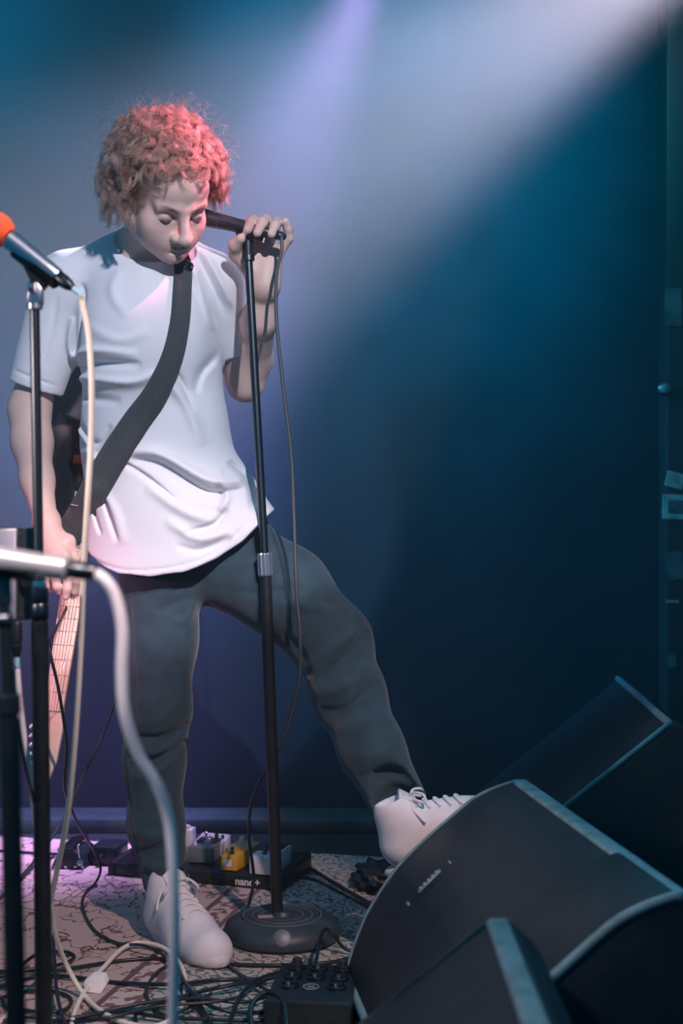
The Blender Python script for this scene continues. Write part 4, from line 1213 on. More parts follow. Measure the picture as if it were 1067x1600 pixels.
# ---- shoes
M_solew = principled('off_white_sole', (0.62, 0.58, 0.60), 0.6)
def shoe(origin, fwd, up, L, label=None):
    """Low white lace-up. origin: heel on the ground; local x forward, y to the side, z up."""
    f = np.asarray(fwd, float); f /= np.linalg.norm(f)
    u = np.asarray(up, float); u = u - f * u.dot(f); u /= np.linalg.norm(u)
    s = np.cross(u, f)
    M = np.stack([f, s, u], 1); k = L / 0.28
    W = lambda x, y, z: origin + M @ (np.array([x, y, z]) * k)
    d = Sdf()
    d.cone(W(0.045, 0, 0.040), W(0.230, 0.006, 0.022), 0.037 * k, 0.032 * k, 0.03)
    d.cone(W(0.140, 0.004, 0.030), W(0.226, 0.008, 0.018), 0.046 * k, 0.040 * k, 0.03)
    d.cone(W(0.048, 0, 0.055), W(0.057, 0, 0.108), 0.040 * k, 0.038 * k, 0.02)
    d.cone(W(0.075, 0, 0.080), W(0.165, 0.004, 0.048), 0.036 * k, 0.032 * k, 0.03)
    def flat(X, Y, Z): return -((X - origin[0]) * u[0] + (Y - origin[1]) * u[1] + (Z - origin[2]) * u[2] - 0.004 * k)
    d.op('and', flat, origin - 0.4, origin + 0.4, 0.004)
    # ankle opening
    d.cone(W(0.060, 0, 0.150), W(0.062, 0, 0.18), 0.032 * k, 0.034 * k, 0.006, 1.0, 'sub')
    V, Q = d.mesh(0.0026); V = relax(V, Q, 2)
    me = mesh_np('shoe', V, Q, M_shoe)
    o = part('shoe', me, person, label)
    # sole: outline slab
    pts = []
    for t in np.linspace(0, 2 * math.pi, 40, endpoint=False):
        x = 0.137 + 0.144 * math.cos(t); wv = 0.043 + 0.009 * math.cos(t - 0.0) * (1 if math.cos(t) > 0 else 1.2)
        y = 0.004 * (x / 0.28) * 2 + wv * math.sin(t) * (1 - 0.12 * math.exp(-((x - 0.10) / 0.04) ** 2))
        pts.append((x, y))
    bm = bmesh.new()
    rings = []
    for z, g in ((0.0, 0.97), (0.003, 1.0), (0.012, 1.005), (0.016, 0.975)):
        rings.append([bm.verts.new(W(0.136 + (x - 0.136) * g, y * g, z + (0.002 * max(0, (x - 0.20) / 0.08) ** 2))) for x, y in pts])
    n = len(pts)
    for i in range(len(rings) - 1):
        for j in range(n):
            bm.faces.new((rings[i][j], rings[i][(j + 1) % n], rings[i + 1][(j + 1) % n], rings[i + 1][j]))
    bm.faces.new(rings[0][::-1]); bm.faces.new(rings[-1])
    part('sole', bm_mesh('sole', bm, M_solew, True, 50), o)
    bm = bmesh.new()
    a = [bm.verts.new(W(0.136 + (x - 0.136) * 0.965, y * 0.96, -0.0005 + 0.002 * max(0, (x - 0.20) / 0.08) ** 2)) for x, y in pts]
    b = [bm.verts.new(W(0.136 + (x - 0.136) * 0.985, y * 0.985, 0.005 + 0.002 * max(0, (x - 0.20) / 0.08) ** 2)) for x, y in pts]
    for j in range(n): bm.faces.new((a[j], a[(j + 1) % n], b[(j + 1) % n], b[j]))
    bm.faces.new(a[::-1]); bm.faces.new(b)
    part('outsole', bm_mesh('outsole', bm, M_sole, True, 50), o, 'dark outsole')
    # tongue and laces
    def top(x, y):      # height of the upper at (x, y), marched from above
        zs = np.linspace(0.15, 0.02, 200)
        p = np.array([W(x, y, z) for z in zs])
        f_ = np.array([d.eval(p[i:i + 1, 0], p[i:i + 1, 1], p[i:i + 1, 2])[0, 0, 0] for i in range(0, 200)])
        j = np.argmax(f_ < 0)
        return zs[j]
    bx_ = [(0.100 + 0.019 * i) for i in range(5)]
    tz = {}
    for i, x in enumerate(bx_):
        for y in (-0.024, -0.012, 0.0, 0.012, 0.024):
            tz[(i, y)] = top(x, y)
    for i, x in enumerate(bx_):
        tube('lace', [W(x + 0.004, -0.025, tz[(i, -0.024)] + 0.0005), W(x, -0.012, tz[(i, -0.012)] + .003), W(x - .002, 0.0, tz[(i, 0.0)] + .0038), W(x, 0.012, tz[(i, 0.012)] + .003), W(x + 0.004, 0.025, tz[(i, 0.024)] + 0.0005)], 0.0028, M_lace, o, 6, 5)
    z0 = tz[(0, 0.0)]
    for sg in (-1, 1):
        tube('lace_loop', [W(0.098, 0, z0 + .005), W(0.108, 0.016 * sg, z0 + .010), W(0.122, 0.030 * sg, z0 + .001), W(0.118, 0.036 * sg, z0 - .012), W(0.104, 0.024 * sg, z0 - .002), W(0.098, 0.004 * sg, z0 + .005)], 0.0026, M_lace, o, 6, 6)
        tube('lace_end', [W(0.097, 0, z0 + .005), W(0.090, 0.022 * sg, z0 - .004), W(0.098, 0.039 * sg, z0 - .030), W(0.104, 0.044 * sg, z0 - .044)], 0.0023, M_lace, o, 6, 6)
    tg = []
    prism('tongue', [W(0.075, -0.022, z0 + .012), W(0.080, -0.012, z0 + .022), W(0.080, 0.012, z0 + .022), W(0.075, 0.022, z0 + .012), W(0.100, 0.020, z0 - .006), W(0.100, -0.020, z0 - .006)], M @ np.array([0.006, 0, 0.003]), M_shoe, o, 0.002)
    return o


so = FL(243, 1456, 0.007); to = FL(330, 1509, 0.007)
shoe(so, to - so, (0, 0, 1), 0.285, 'planted white lace-up shoe')
ra = _P0(610, 1370, 2.635); rb = _P0(810, 1276, 2.64)
fw = (rb - ra) / np.linalg.norm(rb - ra)
shoe(ra, fw, np.cross(fw, (0, -1, 0)) * -1 if np.cross(fw, (0, -1, 0))[2] < 0 else np.cross(fw, (0, -1, 0)), 0.275, 'white shoe resting on the monitor')


P = _P0
# ---- hair: curls grown from the scalp
def grow_hair():
    NP = 22
    pts_all = []; rad_all = []
    ctr = np.array([0, 0.016, 0.034]); rad = np.array([0.075, 0.095, 0.081])
    roots = []
    tries = 0
    while len(roots) < 620 and tries < 40000:
        tries += 1
        v = rng.normal(size=3); v /= np.linalg.norm(v)
        p = ctr + v * rad
        x, y, z = p
        ok = False
        if y < -0.020:
            ok = z > 0.093 + 0.10 * (y + 0.02) - 6.0 * x * x
        elif y < 0.025:
            ok = z > 0.006
        else:
            ok = z > -0.022
        if not ok: continue
        if any(((p - q[0]) ** 2).sum() < 0.0058 ** 2 for q in roots[-400:]): continue
        roots.append((p, v / rad / np.linalg.norm(v / rad)))
    wz = HR.T @ np.array([0, 0, -1.0])           # gravity in head axes
    t = np.linspace(0, 1, NP)
    for p, n in roots:
        side = abs(n[0]); front = max(0, -n[1])
        Lr = rng.uniform(0.040, 0.062) * (1.0 - 0.38 * front)
        down = rng.uniform(0.006, 0.026) * (0.4 + 0.9 * (1 - max(0, n.dot(-wz))))
        tang = rng.normal(size=3); tang -= n * tang.dot(n); tang /= np.linalg.norm(tang)
        axis = n * Lr
        path = p + axis * (1 - (1 - t[:, None]) ** 1.7) + wz * down * t[:, None] ** 2 * 1.6 + tang * rng.uniform(0, 0.018) * t[:, None] ** 1.5
        e1 = tang; e2 = np.cross(n, tang)
        turns = rng.uniform(1.3, 2.4); hr = rng.uniform(0.0075, 0.0135); ph = rng.uniform(0, 6.28); hand = rng.choice((-1, 1))
        for k in range(34):
            off = rng.normal(size=2) * 0.0021
            a = ph + hand * turns * 2 * np.pi * t + rng.normal() * 0.30
            env = np.clip(t * 3.0, 0, 1) * hr * rng.uniform(0.75, 1.25)
            spread = (0.35 + 0.9 * t)
            q = path + (np.cos(a) * env + off[0] * spread)[:, None] * e1 + (np.sin(a) * env + off[1] * spread)[:, None] * e2
            q = q + n * rng.normal() * 0.003 * t[:, None]
            tt = rng.uniform(0.8, 1.0)
            idx = np.linspace(0, NP - 1, NP) * tt
            q = np.stack([np.interp(idx, np.arange(NP), q[:, c]) for c in range(3)], 1)
            pts_all.append(H0 + q @ HR.T); rad_all.append(np.interp(t, [0, .7, 1], [0.00042, 0.00038, 0.00012]))
    for k in range(420):                          # flyaways
        p, n = roots[rng.integers(len(roots))]
        if n.dot(wz) > 0.2: continue
        tang = rng.normal(size=3); tang -= n * tang.dot(n); tang /= np.linalg.norm(tang); e2 = np.cross(n, tang)
        L = rng.uniform(0.055, 0.088); a = rng.uniform(0, 6.28) + rng.choice((-1, 1)) * rng.uniform(1.5, 3.5) * 2 * np.pi * t
        q = p + n * L * (1 - (1 - t[:, None]) ** 1.5) + (np.cos(a) * 0.006 * t)[:, None] * tang + (np.sin(a) * 0.006 * t)[:, None] * e2 + tang * 0.02 * t[:, None] ** 2
        pts_all.append(H0 + q @ HR.T); rad_all.append(np.full(NP, 0.00022))
    A = np.array(pts_all, np.float32)
    h = bpy.data.hair_curves.new('hair')
    h.add_curves([NP] * len(A))
    h.attributes['position'].data.foreach_set('vector', A.ravel())
    r = h.attributes.get('radius') or h.attributes.new('radius', 'FLOAT', 'POINT')
    r.data.foreach_set('value', np.array(rad_all, np.float32).ravel())
    m = bpy.data.materials.new('copper_hair'); m.use_nodes = True
    nt = m.node_tree
    nt.nodes.remove(nt.nodes['Principled BSDF'])
    hb = nt.nodes.new('ShaderNodeBsdfHairPrincipled'); hb.parametrization = 'COLOR'
    hb.inputs['Roughness'].default_value = 0.35
    hb.inputs['Radial Roughness'].default_value = 0.45
    inf = nt.nodes.new('ShaderNodeHairInfo'); rp = nt.nodes.new('ShaderNodeValToRGB')
    rp.color_ramp.elements[0].color = (0.10, 0.026, 0.018, 1); rp.color_ramp.elements[1].color = (0.62, 0.28, 0.19, 1)
    nt.links.new(inf.outputs['Random'], rp.inputs[0]); nt.links.new(rp.outputs[0], hb.inputs['Color'])
    nt.links.new(hb.outputs[0], nt.nodes['Material Output'].inputs['Surface'])
    h.materials.append(m)
    o = link('hair', h, person)
    o['label'] = 'curly copper-red hair'
    return o


grow_hair()


# ------------------------------------------------------------------ guitar slung behind the hip
def surf(px, py, y0=2.70, y1=3.2, field=None):
    """Depth at which the lens ray through (px, py) meets the shirt."""
    Ys = np.arange(y0, y1, 0.004)
    for Y in Ys:
        p = _P0(px, py, Y)
        if field.eval(p[0:1], p[1:2], p[2:3])[0, 0, 0] < 0:
            return Y
    return None


gt0 = _P0(67, 1228, 2.80); gt1 = _P0(139, 762, 3.02)
ga = (gt1 - gt0) / np.linalg.norm(gt1 - gt0)           # headstock -> body
gn = np.array([-0.10, -1.0, 0.0]); gn = gn - ga * gn.dot(ga); gn /= np.linalg.norm(gn)
gs = np.cross(ga, gn)
if gs[0] < 0: gs = -gs
G = lambda a, s, n=0.0: gt0 + ga * a + gs * s + gn * n
guitar = empty('electric_guitar', 'black electric guitar hanging neck-down behind the hip, pink-lit maple neck', 'guitar', gt1)
Lh, Ln = 0.150, 0.62
prof = [(Lh - 0.002, 0.0195), (Ln, 0.026)]
prism('fretboard', [G(Lh, -.0195, .004), G(Lh, .0195, .004), G(Ln, .026, .004), G(Ln, -.026, .004)], gn * 0.006, M_maple, guitar, 0.0012)
# back of the neck: half-round
V = []; Q = []
NA = 9
for i, a in enumerate(np.linspace(Lh - .01, Ln - .02, 12)):
    wv = np.interp(a, [Lh, Ln], [0.0205, 0.0268])
    for q in np.linspace(0, math.pi, NA):
        V.append(G(a, wv * math.cos(q), 0.0045 - 0.017 * math.sin(q)))
for i in range(11):
    for j in range(NA - 1): Q.append((i * NA + j, i * NA + j + 1, (i + 1) * NA + j + 1, (i + 1) * NA + j))
    Q.append((i * NA + NA - 1, i * NA, (i + 1) * NA, (i + 1) * NA + NA - 1))
part('neck', mesh_np('neck', np.array(V), np.array(Q), M_maple2), guitar, 'darker back of the neck')
sc_len = 0.65; a_nut = Lh
box('nut', G(Lh, 0, .011), (0.040, 0.005, 0.006), principled('bone_nut', (0.75, 0.68, 0.6), 0.4), guitar, Matrix((gs, ga, gn)).transposed(), 0.001, 1)
for k in range(1, 22):
    a = a_nut + sc_len * (1 - 2 ** (-k / 12))
    if a > Ln - 0.004: break
    wv = np.interp(a, [Lh, Ln], [0.0192, 0.0257])
    tube('fret', [G(a, -wv, .0102), G(a, 0, .0106), G(a, wv, .0102)], 0.0008, M_fret, guitar, 5, 1, smooth_path=False)
for k in range(14):
    a = a_nut + sc_len * (1 - 2 ** (-(k + .5) / 12))
    wv = np.interp(a, [Lh, Ln], [0.0197, 0.0262])
    lathe('side_dot', G(a, -wv, .007), -gs, [(0.0014, 0), (0.0014, 0.0006), (0, 0.0008)], M_black, guitar, 8)
hs = [(Lh + .004, -.020), (Lh - .012, -.024), (Lh - .030, -.030), (0.030, -.023), (0.004, -.014), (0.0, 0.0), (0.014, .012), (0.05, .0215), (Lh - .035, .024), (Lh - .012, .021), (Lh + .004, .020)]
head = prism('headstock', [G(a, s, -0.004) for a, s in hs], gn * 0.012, M_maple, guitar, 0.002)
for k in range(6):
    a = 0.024 + 0.0185 * k
    wv = np.interp(a, [0.004, Lh - .03], [0.016, 0.030])
    tp_ = lathe('tuning_post', G(a, -wv + 0.011, 0.006), gn, [(0.004, 0), (0.004, 0.003), (0.0028, 0.004), (0.0028, 0.011), (0, 0.012)], M_chrome, head, 12)
    cyl_between('tuning_peg', G(a, -wv, .001), G(a, -wv - 0.009, .001), 0.0028, M_chrome, head, 10)
    part('peg_button', bm_mesh('peg_button', box_bm((0.008, 0.011, 0.006), Matrix.Translation(Vector(G(a, -wv - 0.013, .001))) @ Matrix((gs, ga, gn)).transposed().to_4x4(), 0.002), M_silver, True, 50), head)
for k in range(6):
    s0 = -0.0145 + 0.0058 * k
    a = 0.024 + 0.0185 * k
    wv = np.interp(a, [0.004, Lh - .03], [0.016, 0.030])
    tube('string', [G(a, -wv + 0.0115, .013), G(Lh, s0, .0145), G(Ln + .12, s0 * 1.45, .0165)], 0.00042, M_chrome, guitar, 4, 1, smooth_path=False)
bo = [(Ln - .055, -.030), (Ln - .085, -.062), (Ln - .090, -.085), (Ln - .060, -.108), (Ln - .005, -.112), (Ln + .06, -.100), (Ln + .12, -.102), (Ln + .20, -.135), (Ln + .27, -.150), (Ln + .34, -.130), (Ln + .385, -.075), (Ln + .395, 0),
      (Ln + .385, .075), (Ln + .34, .130), (Ln + .27, .150), (Ln + .20, .135), (Ln + .12, .104), (Ln + .06, .102), (Ln, .112), (Ln - .05, .108), (Ln - .07, .085), (Ln - .06, .055), (Ln - .035, .030), (Ln - .03, 0)]
bo = [tuple(p) for p in catmull([np.array([a, s, 0]) for a, s in bo + [bo[0]]], 4)[:-1]]
gb = prism('body', [G(a, s, -0.046) for a, s, _ in bo], gn * 0.042, M_gbody, guitar, 0.005, seg=3)
box('pickup', G(Ln + .075, 0, 0.002), (0.085, 0.020, 0.010), M_red, gb, Matrix((gs, ga, gn)).transposed(), 0.002, label='red pickup')
box('bridge', G(Ln + .20, 0, 0.002), (0.085, 0.03, 0.012), M_chrome, gb, Matrix((gs, ga, gn)).transposed(), 0.002)
box('trim_stripe', G(Ln - .005, -.082, 0.0), (0.004, 0.036, 0.006), M_red, gb, Matrix((gs, ga, gn)).transposed() @ Matrix.Rotation(-0.12, 3, 'Z'), 0.001, 1, label='thin red stripe')

# strap over the chest
sp = [(268, 384, 28), (281, 402, 28), (286, 420, 28), (285, 455, 29), (281, 505, 31), (268, 562, 35), (243, 615, 39), (213, 658, 43), (184, 702, 45), (157, 748, 46), (134, 790, 44), (114, 822, 42), (100, 846, 38)]
sp = catmull([np.array(q, float) for q in sp], 5)
cen = [np.array([q[0], q[1]]) for q in sp]
V = []; Q = []
lastY = 2.86
rows = []
for i, q in enumerate(sp):
    d = cen[min(i + 1, len(cen) - 1)] - cen[max(i - 1, 0)]
    d = d / np.linalg.norm(d); nrm = np.array([-d[1], d[0]])
    ys_row = []
    for u in (-0.5, -0.17, 0.17, 0.5):
        c = cen[i] + nrm * q[2] * u
        ys_row.append((c, surf(c[0], c[1], field=sh)))
    good = [y for _, y in ys_row if y is not None]
    if q[1] > 760:
        f = min(1, (q[1] - 760) / 80.0); base_y = (min(good) if good and q[1] < 790 else lastY)
        ys_row = [(c, (1 - f) * base_y + f * 2.945) for c, y in ys_row]
    else:
        m_ = min(good) if good else lastY
        ys_row = [(c, min(y if y is not None else m_ + .01, m_ + 0.02)) for c, y in ys_row]
    lastY = np.mean([y for _, y in ys_row])
    rows.append(ys_row)
Yr = np.array([[y for _, y in r] for r in rows])
Ym = Yr.min(axis=1); Yq = Ym.copy()
for k in range(-3, 4): Yq[3:-3] = np.minimum(Yq[3:-3], Ym[3 + k:len(Ym) - 3 + k])
Yr = np.minimum(Yr, 0.55 * Yr + 0.45 * Yq[:, None])
for _ in range(8):                                    # the webbing is stiffer than the cloth beneath
    Yr[1:-1] = np.minimum(Yr[1:-1], (Yr[:-2] + Yr[1:-1] * 2 + Yr[2:]) / 4)
for i, r in enumerate(rows):
    for j, (c, _) in enumerate(r): V.append(_P0(c[0], c[1], Yr[i, j] - 0.0065))
    for j, (c, _) in enumerate(r): V.append(_P0(c[0], c[1], Yr[i, j] - 0.0040))
n = len(rows)
for i in range(n - 1):
    a, b = i * 8, (i + 1) * 8
    for j in range(3):
        Q.append((a + j, a + j + 1, b + j + 1, b + j)); Q.append((a + 4 + j, b + 4 + j, b + 5 + j, a + 5 + j))
    Q.append((a, b, b + 4, a + 4)); Q.append((a + 3, a + 7, b + 7, b + 3))
sme = mesh_np('strap', np.array(V), np.array(Q), None)
uvl = sme.uv_layers.new(name='UVMap')
# strap weave follows the strap: u across, v along
vid = np.zeros(len(sme.loops), np.int32); sme.loops.foreach_get('vertex_index', vid)
uv = np.stack([((vid % 8) % 4) / 3.0 * 0.05, (vid // 8) * 0.0099], 1).astype(np.float32)
uvl.data.foreach_set('uv', uv.ravel())
nt = M_strap.node_tree; bs = nt.nodes['Principled BSDF']
uvn = nt.nodes.new('ShaderNodeUVMap'); uvn.uv_map = 'UVMap'
wvn = nt.nodes.new('ShaderNodeTexWave'); wvn.bands_direction = 'DIAGONAL'; wvn.inputs['Scale'].default_value = 110
nt.links.new(uvn.outputs[0], wvn.inputs['Vector'])
bpn = nt.nodes.new('ShaderNodeBump'); bpn.inputs['Strength'].default_value = 0.5; bpn.inputs['Distance'].default_value = 0.0015
nt.links.new(wvn.outputs['Fac'], bpn.inputs['Height']); nt.links.new(bpn.outputs[0], bs.inputs['Normal'])
sme.materials.append(M_strap)
strap = part('strap', sme, guitar, 'dark grey webbing strap')
bk = Yr[10, 1] - 0.008
by = lambda x, y, dy=0: _P0(x, y, bk + dy)
for (p0, p1) in (((273, 408), (298, 423)), ((278, 401), (301, 414)), ((275, 404.5), (299.5, 418.5))):
    tube('buckle_bar', [by(*p0), by(*p1)], 0.0032, M_dsteel, strap, 8, 1, smooth_path=False)
for (p0, p1) in (((273, 408), (278, 401)), ((298, 423), (301, 414))):
    tube('buckle_bar', [by(*p0), by(*p1)], 0.0032, M_dsteel, strap, 8, 1, smooth_path=False)
tube('strap_stitching', [_P0(110, 788, lastY - .045), _P0(122, 790, lastY - .05), _P0(140, 786, lastY - .05)], 0.0007, M_lace, strap, 5, 4)

# ------------------------------------------------------------------ pedals at the back of the rug
bf0 = FL(168, 1371); bf1 = FL(441, 1397)
bx = (bf1 - bf0); BL = np.linalg.norm(bx); bx /= BL
bz = np.array([0, 0, 1.0]); by_ = np.cross(bz, bx)
BM = Matrix((bx, by_, bz)).transposed()
BD = 0.19
board = empty('pedalboard', 'black pedalboard behind the planted leg with white lettering on its front', 'pedalboard', bf0 + bx * BL / 2)
prism('deck', [bf0, bf0 + bz * .034, bf0 + by_ * BD + bz * .050, bf0 + by_ * BD], bx * BL, M_black, board, 0.003)
for q in (0.004, BL - 0.018):
    prism('side_rail', [bf0 + bx * q - by_ * .003, bf0 + bx * q - by_ * .003 + bz * .037, bf0 + bx * q + by_ * (BD + .003) + bz * .053, bf0 + bx * q + by_ * (BD + .003)], bx * 0.014, M_blackrub, board, 0.002)
fc = bpy.data.curves.new('lettering', 'FONT'); fc.body = 'nano+'; fc.size = 0.024; fc.extrude = 0.0006; fc.space_character = 1.0
fc.offset = 0.0006
fo = link('lettering', fc, board)
pl = _P0(367, 1383.5, 3.235); k_ = (pl - bf0).dot(bx)
fo.matrix_world = MAT4(bf0 + bx * k_ - by_ * 0.0028 + bz * 0.0125, bx, bz, -by_)
fc.materials.append(M_pedw)
fo['label'] = 'white lettering on the front edge'
M_letd = principled('grey_letters', (0.10, 0.13, 0.14), 0.5)
fc2 = bpy.data.curves.new('lettering', 'FONT'); fc2.body = 'nano'; fc2.size = 0.020; fc2.extrude = 0.0005
fo2 = link('lettering', fc2, board); fc2.materials.append(M_letd)
fo2.matrix_world = MAT4(bf0 + bx * 0.03 - by_ * 0.0028 + bz * 0.012, bx, bz, -by_)
bpy.context.view_layer.update()
dg = bpy.context.evaluated_depsgraph_get()
for o_ in (fo, fo2):
    me_ = bpy.data.meshes.new_from_object(o_.evaluated_get(dg))
    n_ = link('lettering', me_, board)
    n_.matrix_parent_inverse = o_.matrix_parent_inverse.copy(); n_.matrix_basis = o_.matrix_basis.copy()
    if 'label' in o_: n_['label'] = o_['label']
    bpy.data.objects.remove(o_)
bpy.context.view_layer.update()


def deck_at(px, py):
    """Point of the deck top seen at (px, py): (along, deep)."""
    z = 0.036
    for _ in range(6):
        p = FL(px, py, z); q = p - bf0
        z = 0.034 + 0.016 * np.clip(q.dot(by_) / BD, 0, 1)
    return q.dot(bx), q.dot(by_)


def pedal(px, py, wd, dp, h, mat, label, top=None, name='effects_pedal', turn=0.0, slope=0.0):
    """Effects pedal whose near left bottom corner is seen at (px, py)."""
    al, de = deck_at(px, py)
    z0 = 0.0345 + 0.016 * (de + dp * 0.5) / BD
    o = bf0 + bx * al + by_ * max(de, 0.004) + bz * (z0 - .001)
    c, s_ = math.cos(turn), math.sin(turn)
    ex, ey = bx * c + by_ * s_, by_ * c - bx * s_
    e = empty(name, label, 'pedal', o + ex * wd / 2 + ey * dp / 2, 'pedals on the pedalboard')
    prism('case', [o, o + bz * h, o + ey * dp + bz * (h + slope + 0.003), o + ey * dp], ex * wd, mat, e, 0.0025)
    if top is not None:
        prism('top_plate', [o + ex * .004 + ey * dp * .38 + bz * (h + .0015), o + ex * (wd - .004) + ey * dp * .38 + bz * (h + .0015), o + ex * (wd - .004) + ey * (dp - .005) + bz * (h + slope + .0035), o + ex * .004 + ey * (dp - .005) + bz * (h + slope + .0035)], bz * 0.0015, top, e, 0.0005, 'dark top plate')
    T = lambda u, v, z=0: o + ex * wd * u + ey * dp * v + bz * (h + slope * v + .001 + z)
    return e, T


def footswitch(T, u, v, e, mat=M_chrome, s=1.0):
    lathe('footswitch', T(u, v), bz, [(0.0075 * s, 0), (0.0075 * s, 0.003), (0.0048 * s, 0.0035), (0.0048 * s, 0.009), (0.0062 * s, 0.010), (0.0062 * s, 0.014), (0.003 * s, 0.0165), (0, 0.017)], mat, e, 14)


def knob(T, u, v, e, mat, r=0.006, h=0.012):
    lathe('knob', T(u, v), bz, [(r, 0), (r, h * .3), (r * .85, h * .4), (r * .8, h), (0, h + .0005)], mat, e, 14)


e, T = pedal(387, 1369.5, 0.058, 0.115, 0.042, M_pedw, 'white pedal with dark top plate at the right end of the pedalboard', M_pedd)
footswitch(T, 0.5, 0.18, e, M_dsteel, 0.9)
box('side_jack', T(-0.05, 0.22, -0.022), (0.012, 0.014, 0.030), M_silver, e, BM, 0.003)
e, T = pedal(345, 1361.5, 0.040, 0.085, 0.034, M_pedy, 'small yellow pedal with pale square on its front', None)
footswitch(T, 0.5, 0.22, e, M_dsteel, 0.8)
al, de = deck_at(345, 1361.5)
box('front_badge', T(0.45, -0.012, -0.018), (0.018, 0.002, 0.016), M_pedw, e, BM, 0.0006, 1, label='pale square badge')
e, T = pedal(352, 1347, 0.058, 0.075, 0.030, M_pedt, 'tan pedal with two cream knobs behind the yellow pedal', None)
knob(T, 0.40, 0.6, e, M_knobc, 0.0075, 0.018); knob(T, 0.78, 0.55, e, M_knobc, 0.0075, 0.018)
e, T = pedal(292, 1349.5, 0.062, 0.095, 0.036, M_pedg, 'grey pedal with chrome footswitch and teal jewel light', M_pedd, turn=0.08)
footswitch(T, 0.70, 0.34, e); footswitch(T, 0.62, 0.60, e, M_chrome, 0.8)
lathe('jewel', T(0.50, 0.42), bz, [(0.004, 0), (0.004, .003), (0.0025, .006), (0, .007)], M_teal, e, 10, 'teal jewel light')
knob(T, 0.22, 0.2, e, M_pedw, 0.004, 0.007)
e, T = pedal(303, 1336, 0.075, 0.05, 0.032, M_pedw, 'low white pedal behind the grey pedal', None, slope=0.008)
footswitch(T, 0.30, 0.4, e, M_chrome, 0.8); knob(T, 0.62, 0.55, e, M_dsteel, 0.005, 0.013); knob(T, 0.85, 0.5, e, M_dsteel, 0.004, 0.008)
e, T = pedal(284, 1336, 0.024, 0.03, 0.060, M_pedw, 'upright white plug box beside the planted leg', None, name='plug_box')
box('prong_cover', T(0.4, 0.3, 0.004), (0.014, 0.012, 0.010), M_pedw, e, BM, 0.002)
e, T = pedal(178, 1364, 0.06, 0.10, 0.040, M_pedd, 'dark pedal at the left end of the pedalboard', None)
knob(T, 0.10, 0.7, e, M_chrome, 0.005, 0.012); knob(T, 0.40, 0.7, e, M_chrome, 0.005, 0.012); footswitch(T, 0.5, 0.2, e, M_dsteel)

wz0 = FL(106, 1362)
wah = empty('rocker_pedal', 'dark rocker pedal with chrome trim on the rug left of the leg', 'pedal', wz0)
wq = [(-0.042, 0), (-0.026, 0.038), (0.012, 0.044), (0.030, 0.030), (0.042, 0)]
prism('case', [wz0 + np.array([x, 0, z + .0065]) for x, z in wq], (0.02, 0.11, 0), M_pedd, wah, 0.004)
prism('rocker', [wz0 + np.array([x, 0.006, z]) for x, z in ((-0.028, .046), (-0.026, .052), (0.012, .060), (0.014, .052))], (0.018, 0.09, 0.01), M_dsteel, wah, 0.002)
cyl_between('post', wz0 + np.array([0.030, -0.004, .034]), wz0 + np.array([0.026, -0.002, .066]), 0.004, M_chrome, wah)
lathe('jack_nut', wz0 + np.array([0.030, -0.001, .022]), (0, -1, 0.2), [(0.008, 0), (0.008, .004), (0.004, .005), (0.004, .009), (0, .009)], M_silver, wah, 12)
for q in (-0.03, -0.005, 0.018, 0.036):
    lathe('bolt', wz0 + np.array([q, -0.001, .012]), (0, -1, 0), [(0.0032, 0), (0.0032, .002), (0, .003)], M_chrome, wah, 8)
dk = FL(165, 1358)
db = empty('power_supply', 'dark square box on the rug between rocker pedal and leg', 'power box', dk)
box('case', dk + np.array([0, 0.05, 0.029]), (0.068, 0.09, 0.045), M_pedd, db, Matrix.Rotation(-0.2, 3, 'Z'), 0.005)
cyl_between('plug', dk + np.array([-0.01, 0.004, .03]), dk + np.array([-0.012, -0.012, .03]), 0.006, M_blackrub, db)

# stage box of sockets in the corner by the big wedge
sb0 = FL(505, 1585)
sbx = empty('stage_box', 'black cable stage box with round sockets at bottom edge beside the monitor', 'stage box', sb0)
SM = Matrix.Rotation(-0.10, 3, 'Z')
SW = lambda x, y, z: sb0 + np.array(SM @ Vector((x, y, z)))
box('case', SW(-0.015, 0.0, 0.030), (0.145, 0.20, 0.050), M_pedd, sbx, SM, 0.006)
for i, (x, y) in enumerate(((-0.055, 0.068), (-0.015, 0.066), (0.026, 0.064), (-0.055, 0.022), (-0.015, 0.020), (0.026, 0.018), (-0.055, -0.026), (0.026, -0.028))):
    sk = lathe('socket', SW(x, y, 0.054), (0, 0, 1), [(0.0165, 0), (0.0165, 0.005), (0.0135, 0.006), (0.0125, 0.003), (0.0, 0.003)], M_dsteel, sbx, 20)
    if i in (0, 2):
        pb_ = SW(x, y, 0.058)
        lathe('plug', pb_, np.array([0.1, 0.1, 1.0]), [(0.0115, 0), (0.0115, 0.006), (0.0095, 0.007), (0.0085, 0.014), (0.004, 0.017), (0, 0.018)], M_blackrub, sk, 16)
tube('emblem_ring', [SW(-0.018, -0.026, .0558) + 0.013 * np.array([math.cos(t), math.sin(t), 0]) for t in np.linspace(0, 2 * math.pi, 28)], 0.0010, M_paper, sbx, 5, 1, 'pale ring emblem', smooth_path=False)
box('emblem_bar', SW(-0.018, -0.026, .0556), (0.013, 0.004, 0.001), M_paper, sbx, SM, 0.0003, 1)

# ------------------------------------------------------------------ loose cables on the rug
def floor_cable(name, label, pts, r=0.0034, mat=M_cable, group='dark cables on the rug', zo=0.0):
    w_ = []
    for i, q in enumerate(pts):
        z = 0.0065 + r + zo + (q[2] if len(q) > 2 else 0.0)
        w_.append(FL(q[0], q[1], z))
    o = tube(name, w_, r, mat, None, 8, 8)
    return tag(o, label, 'cable', group)


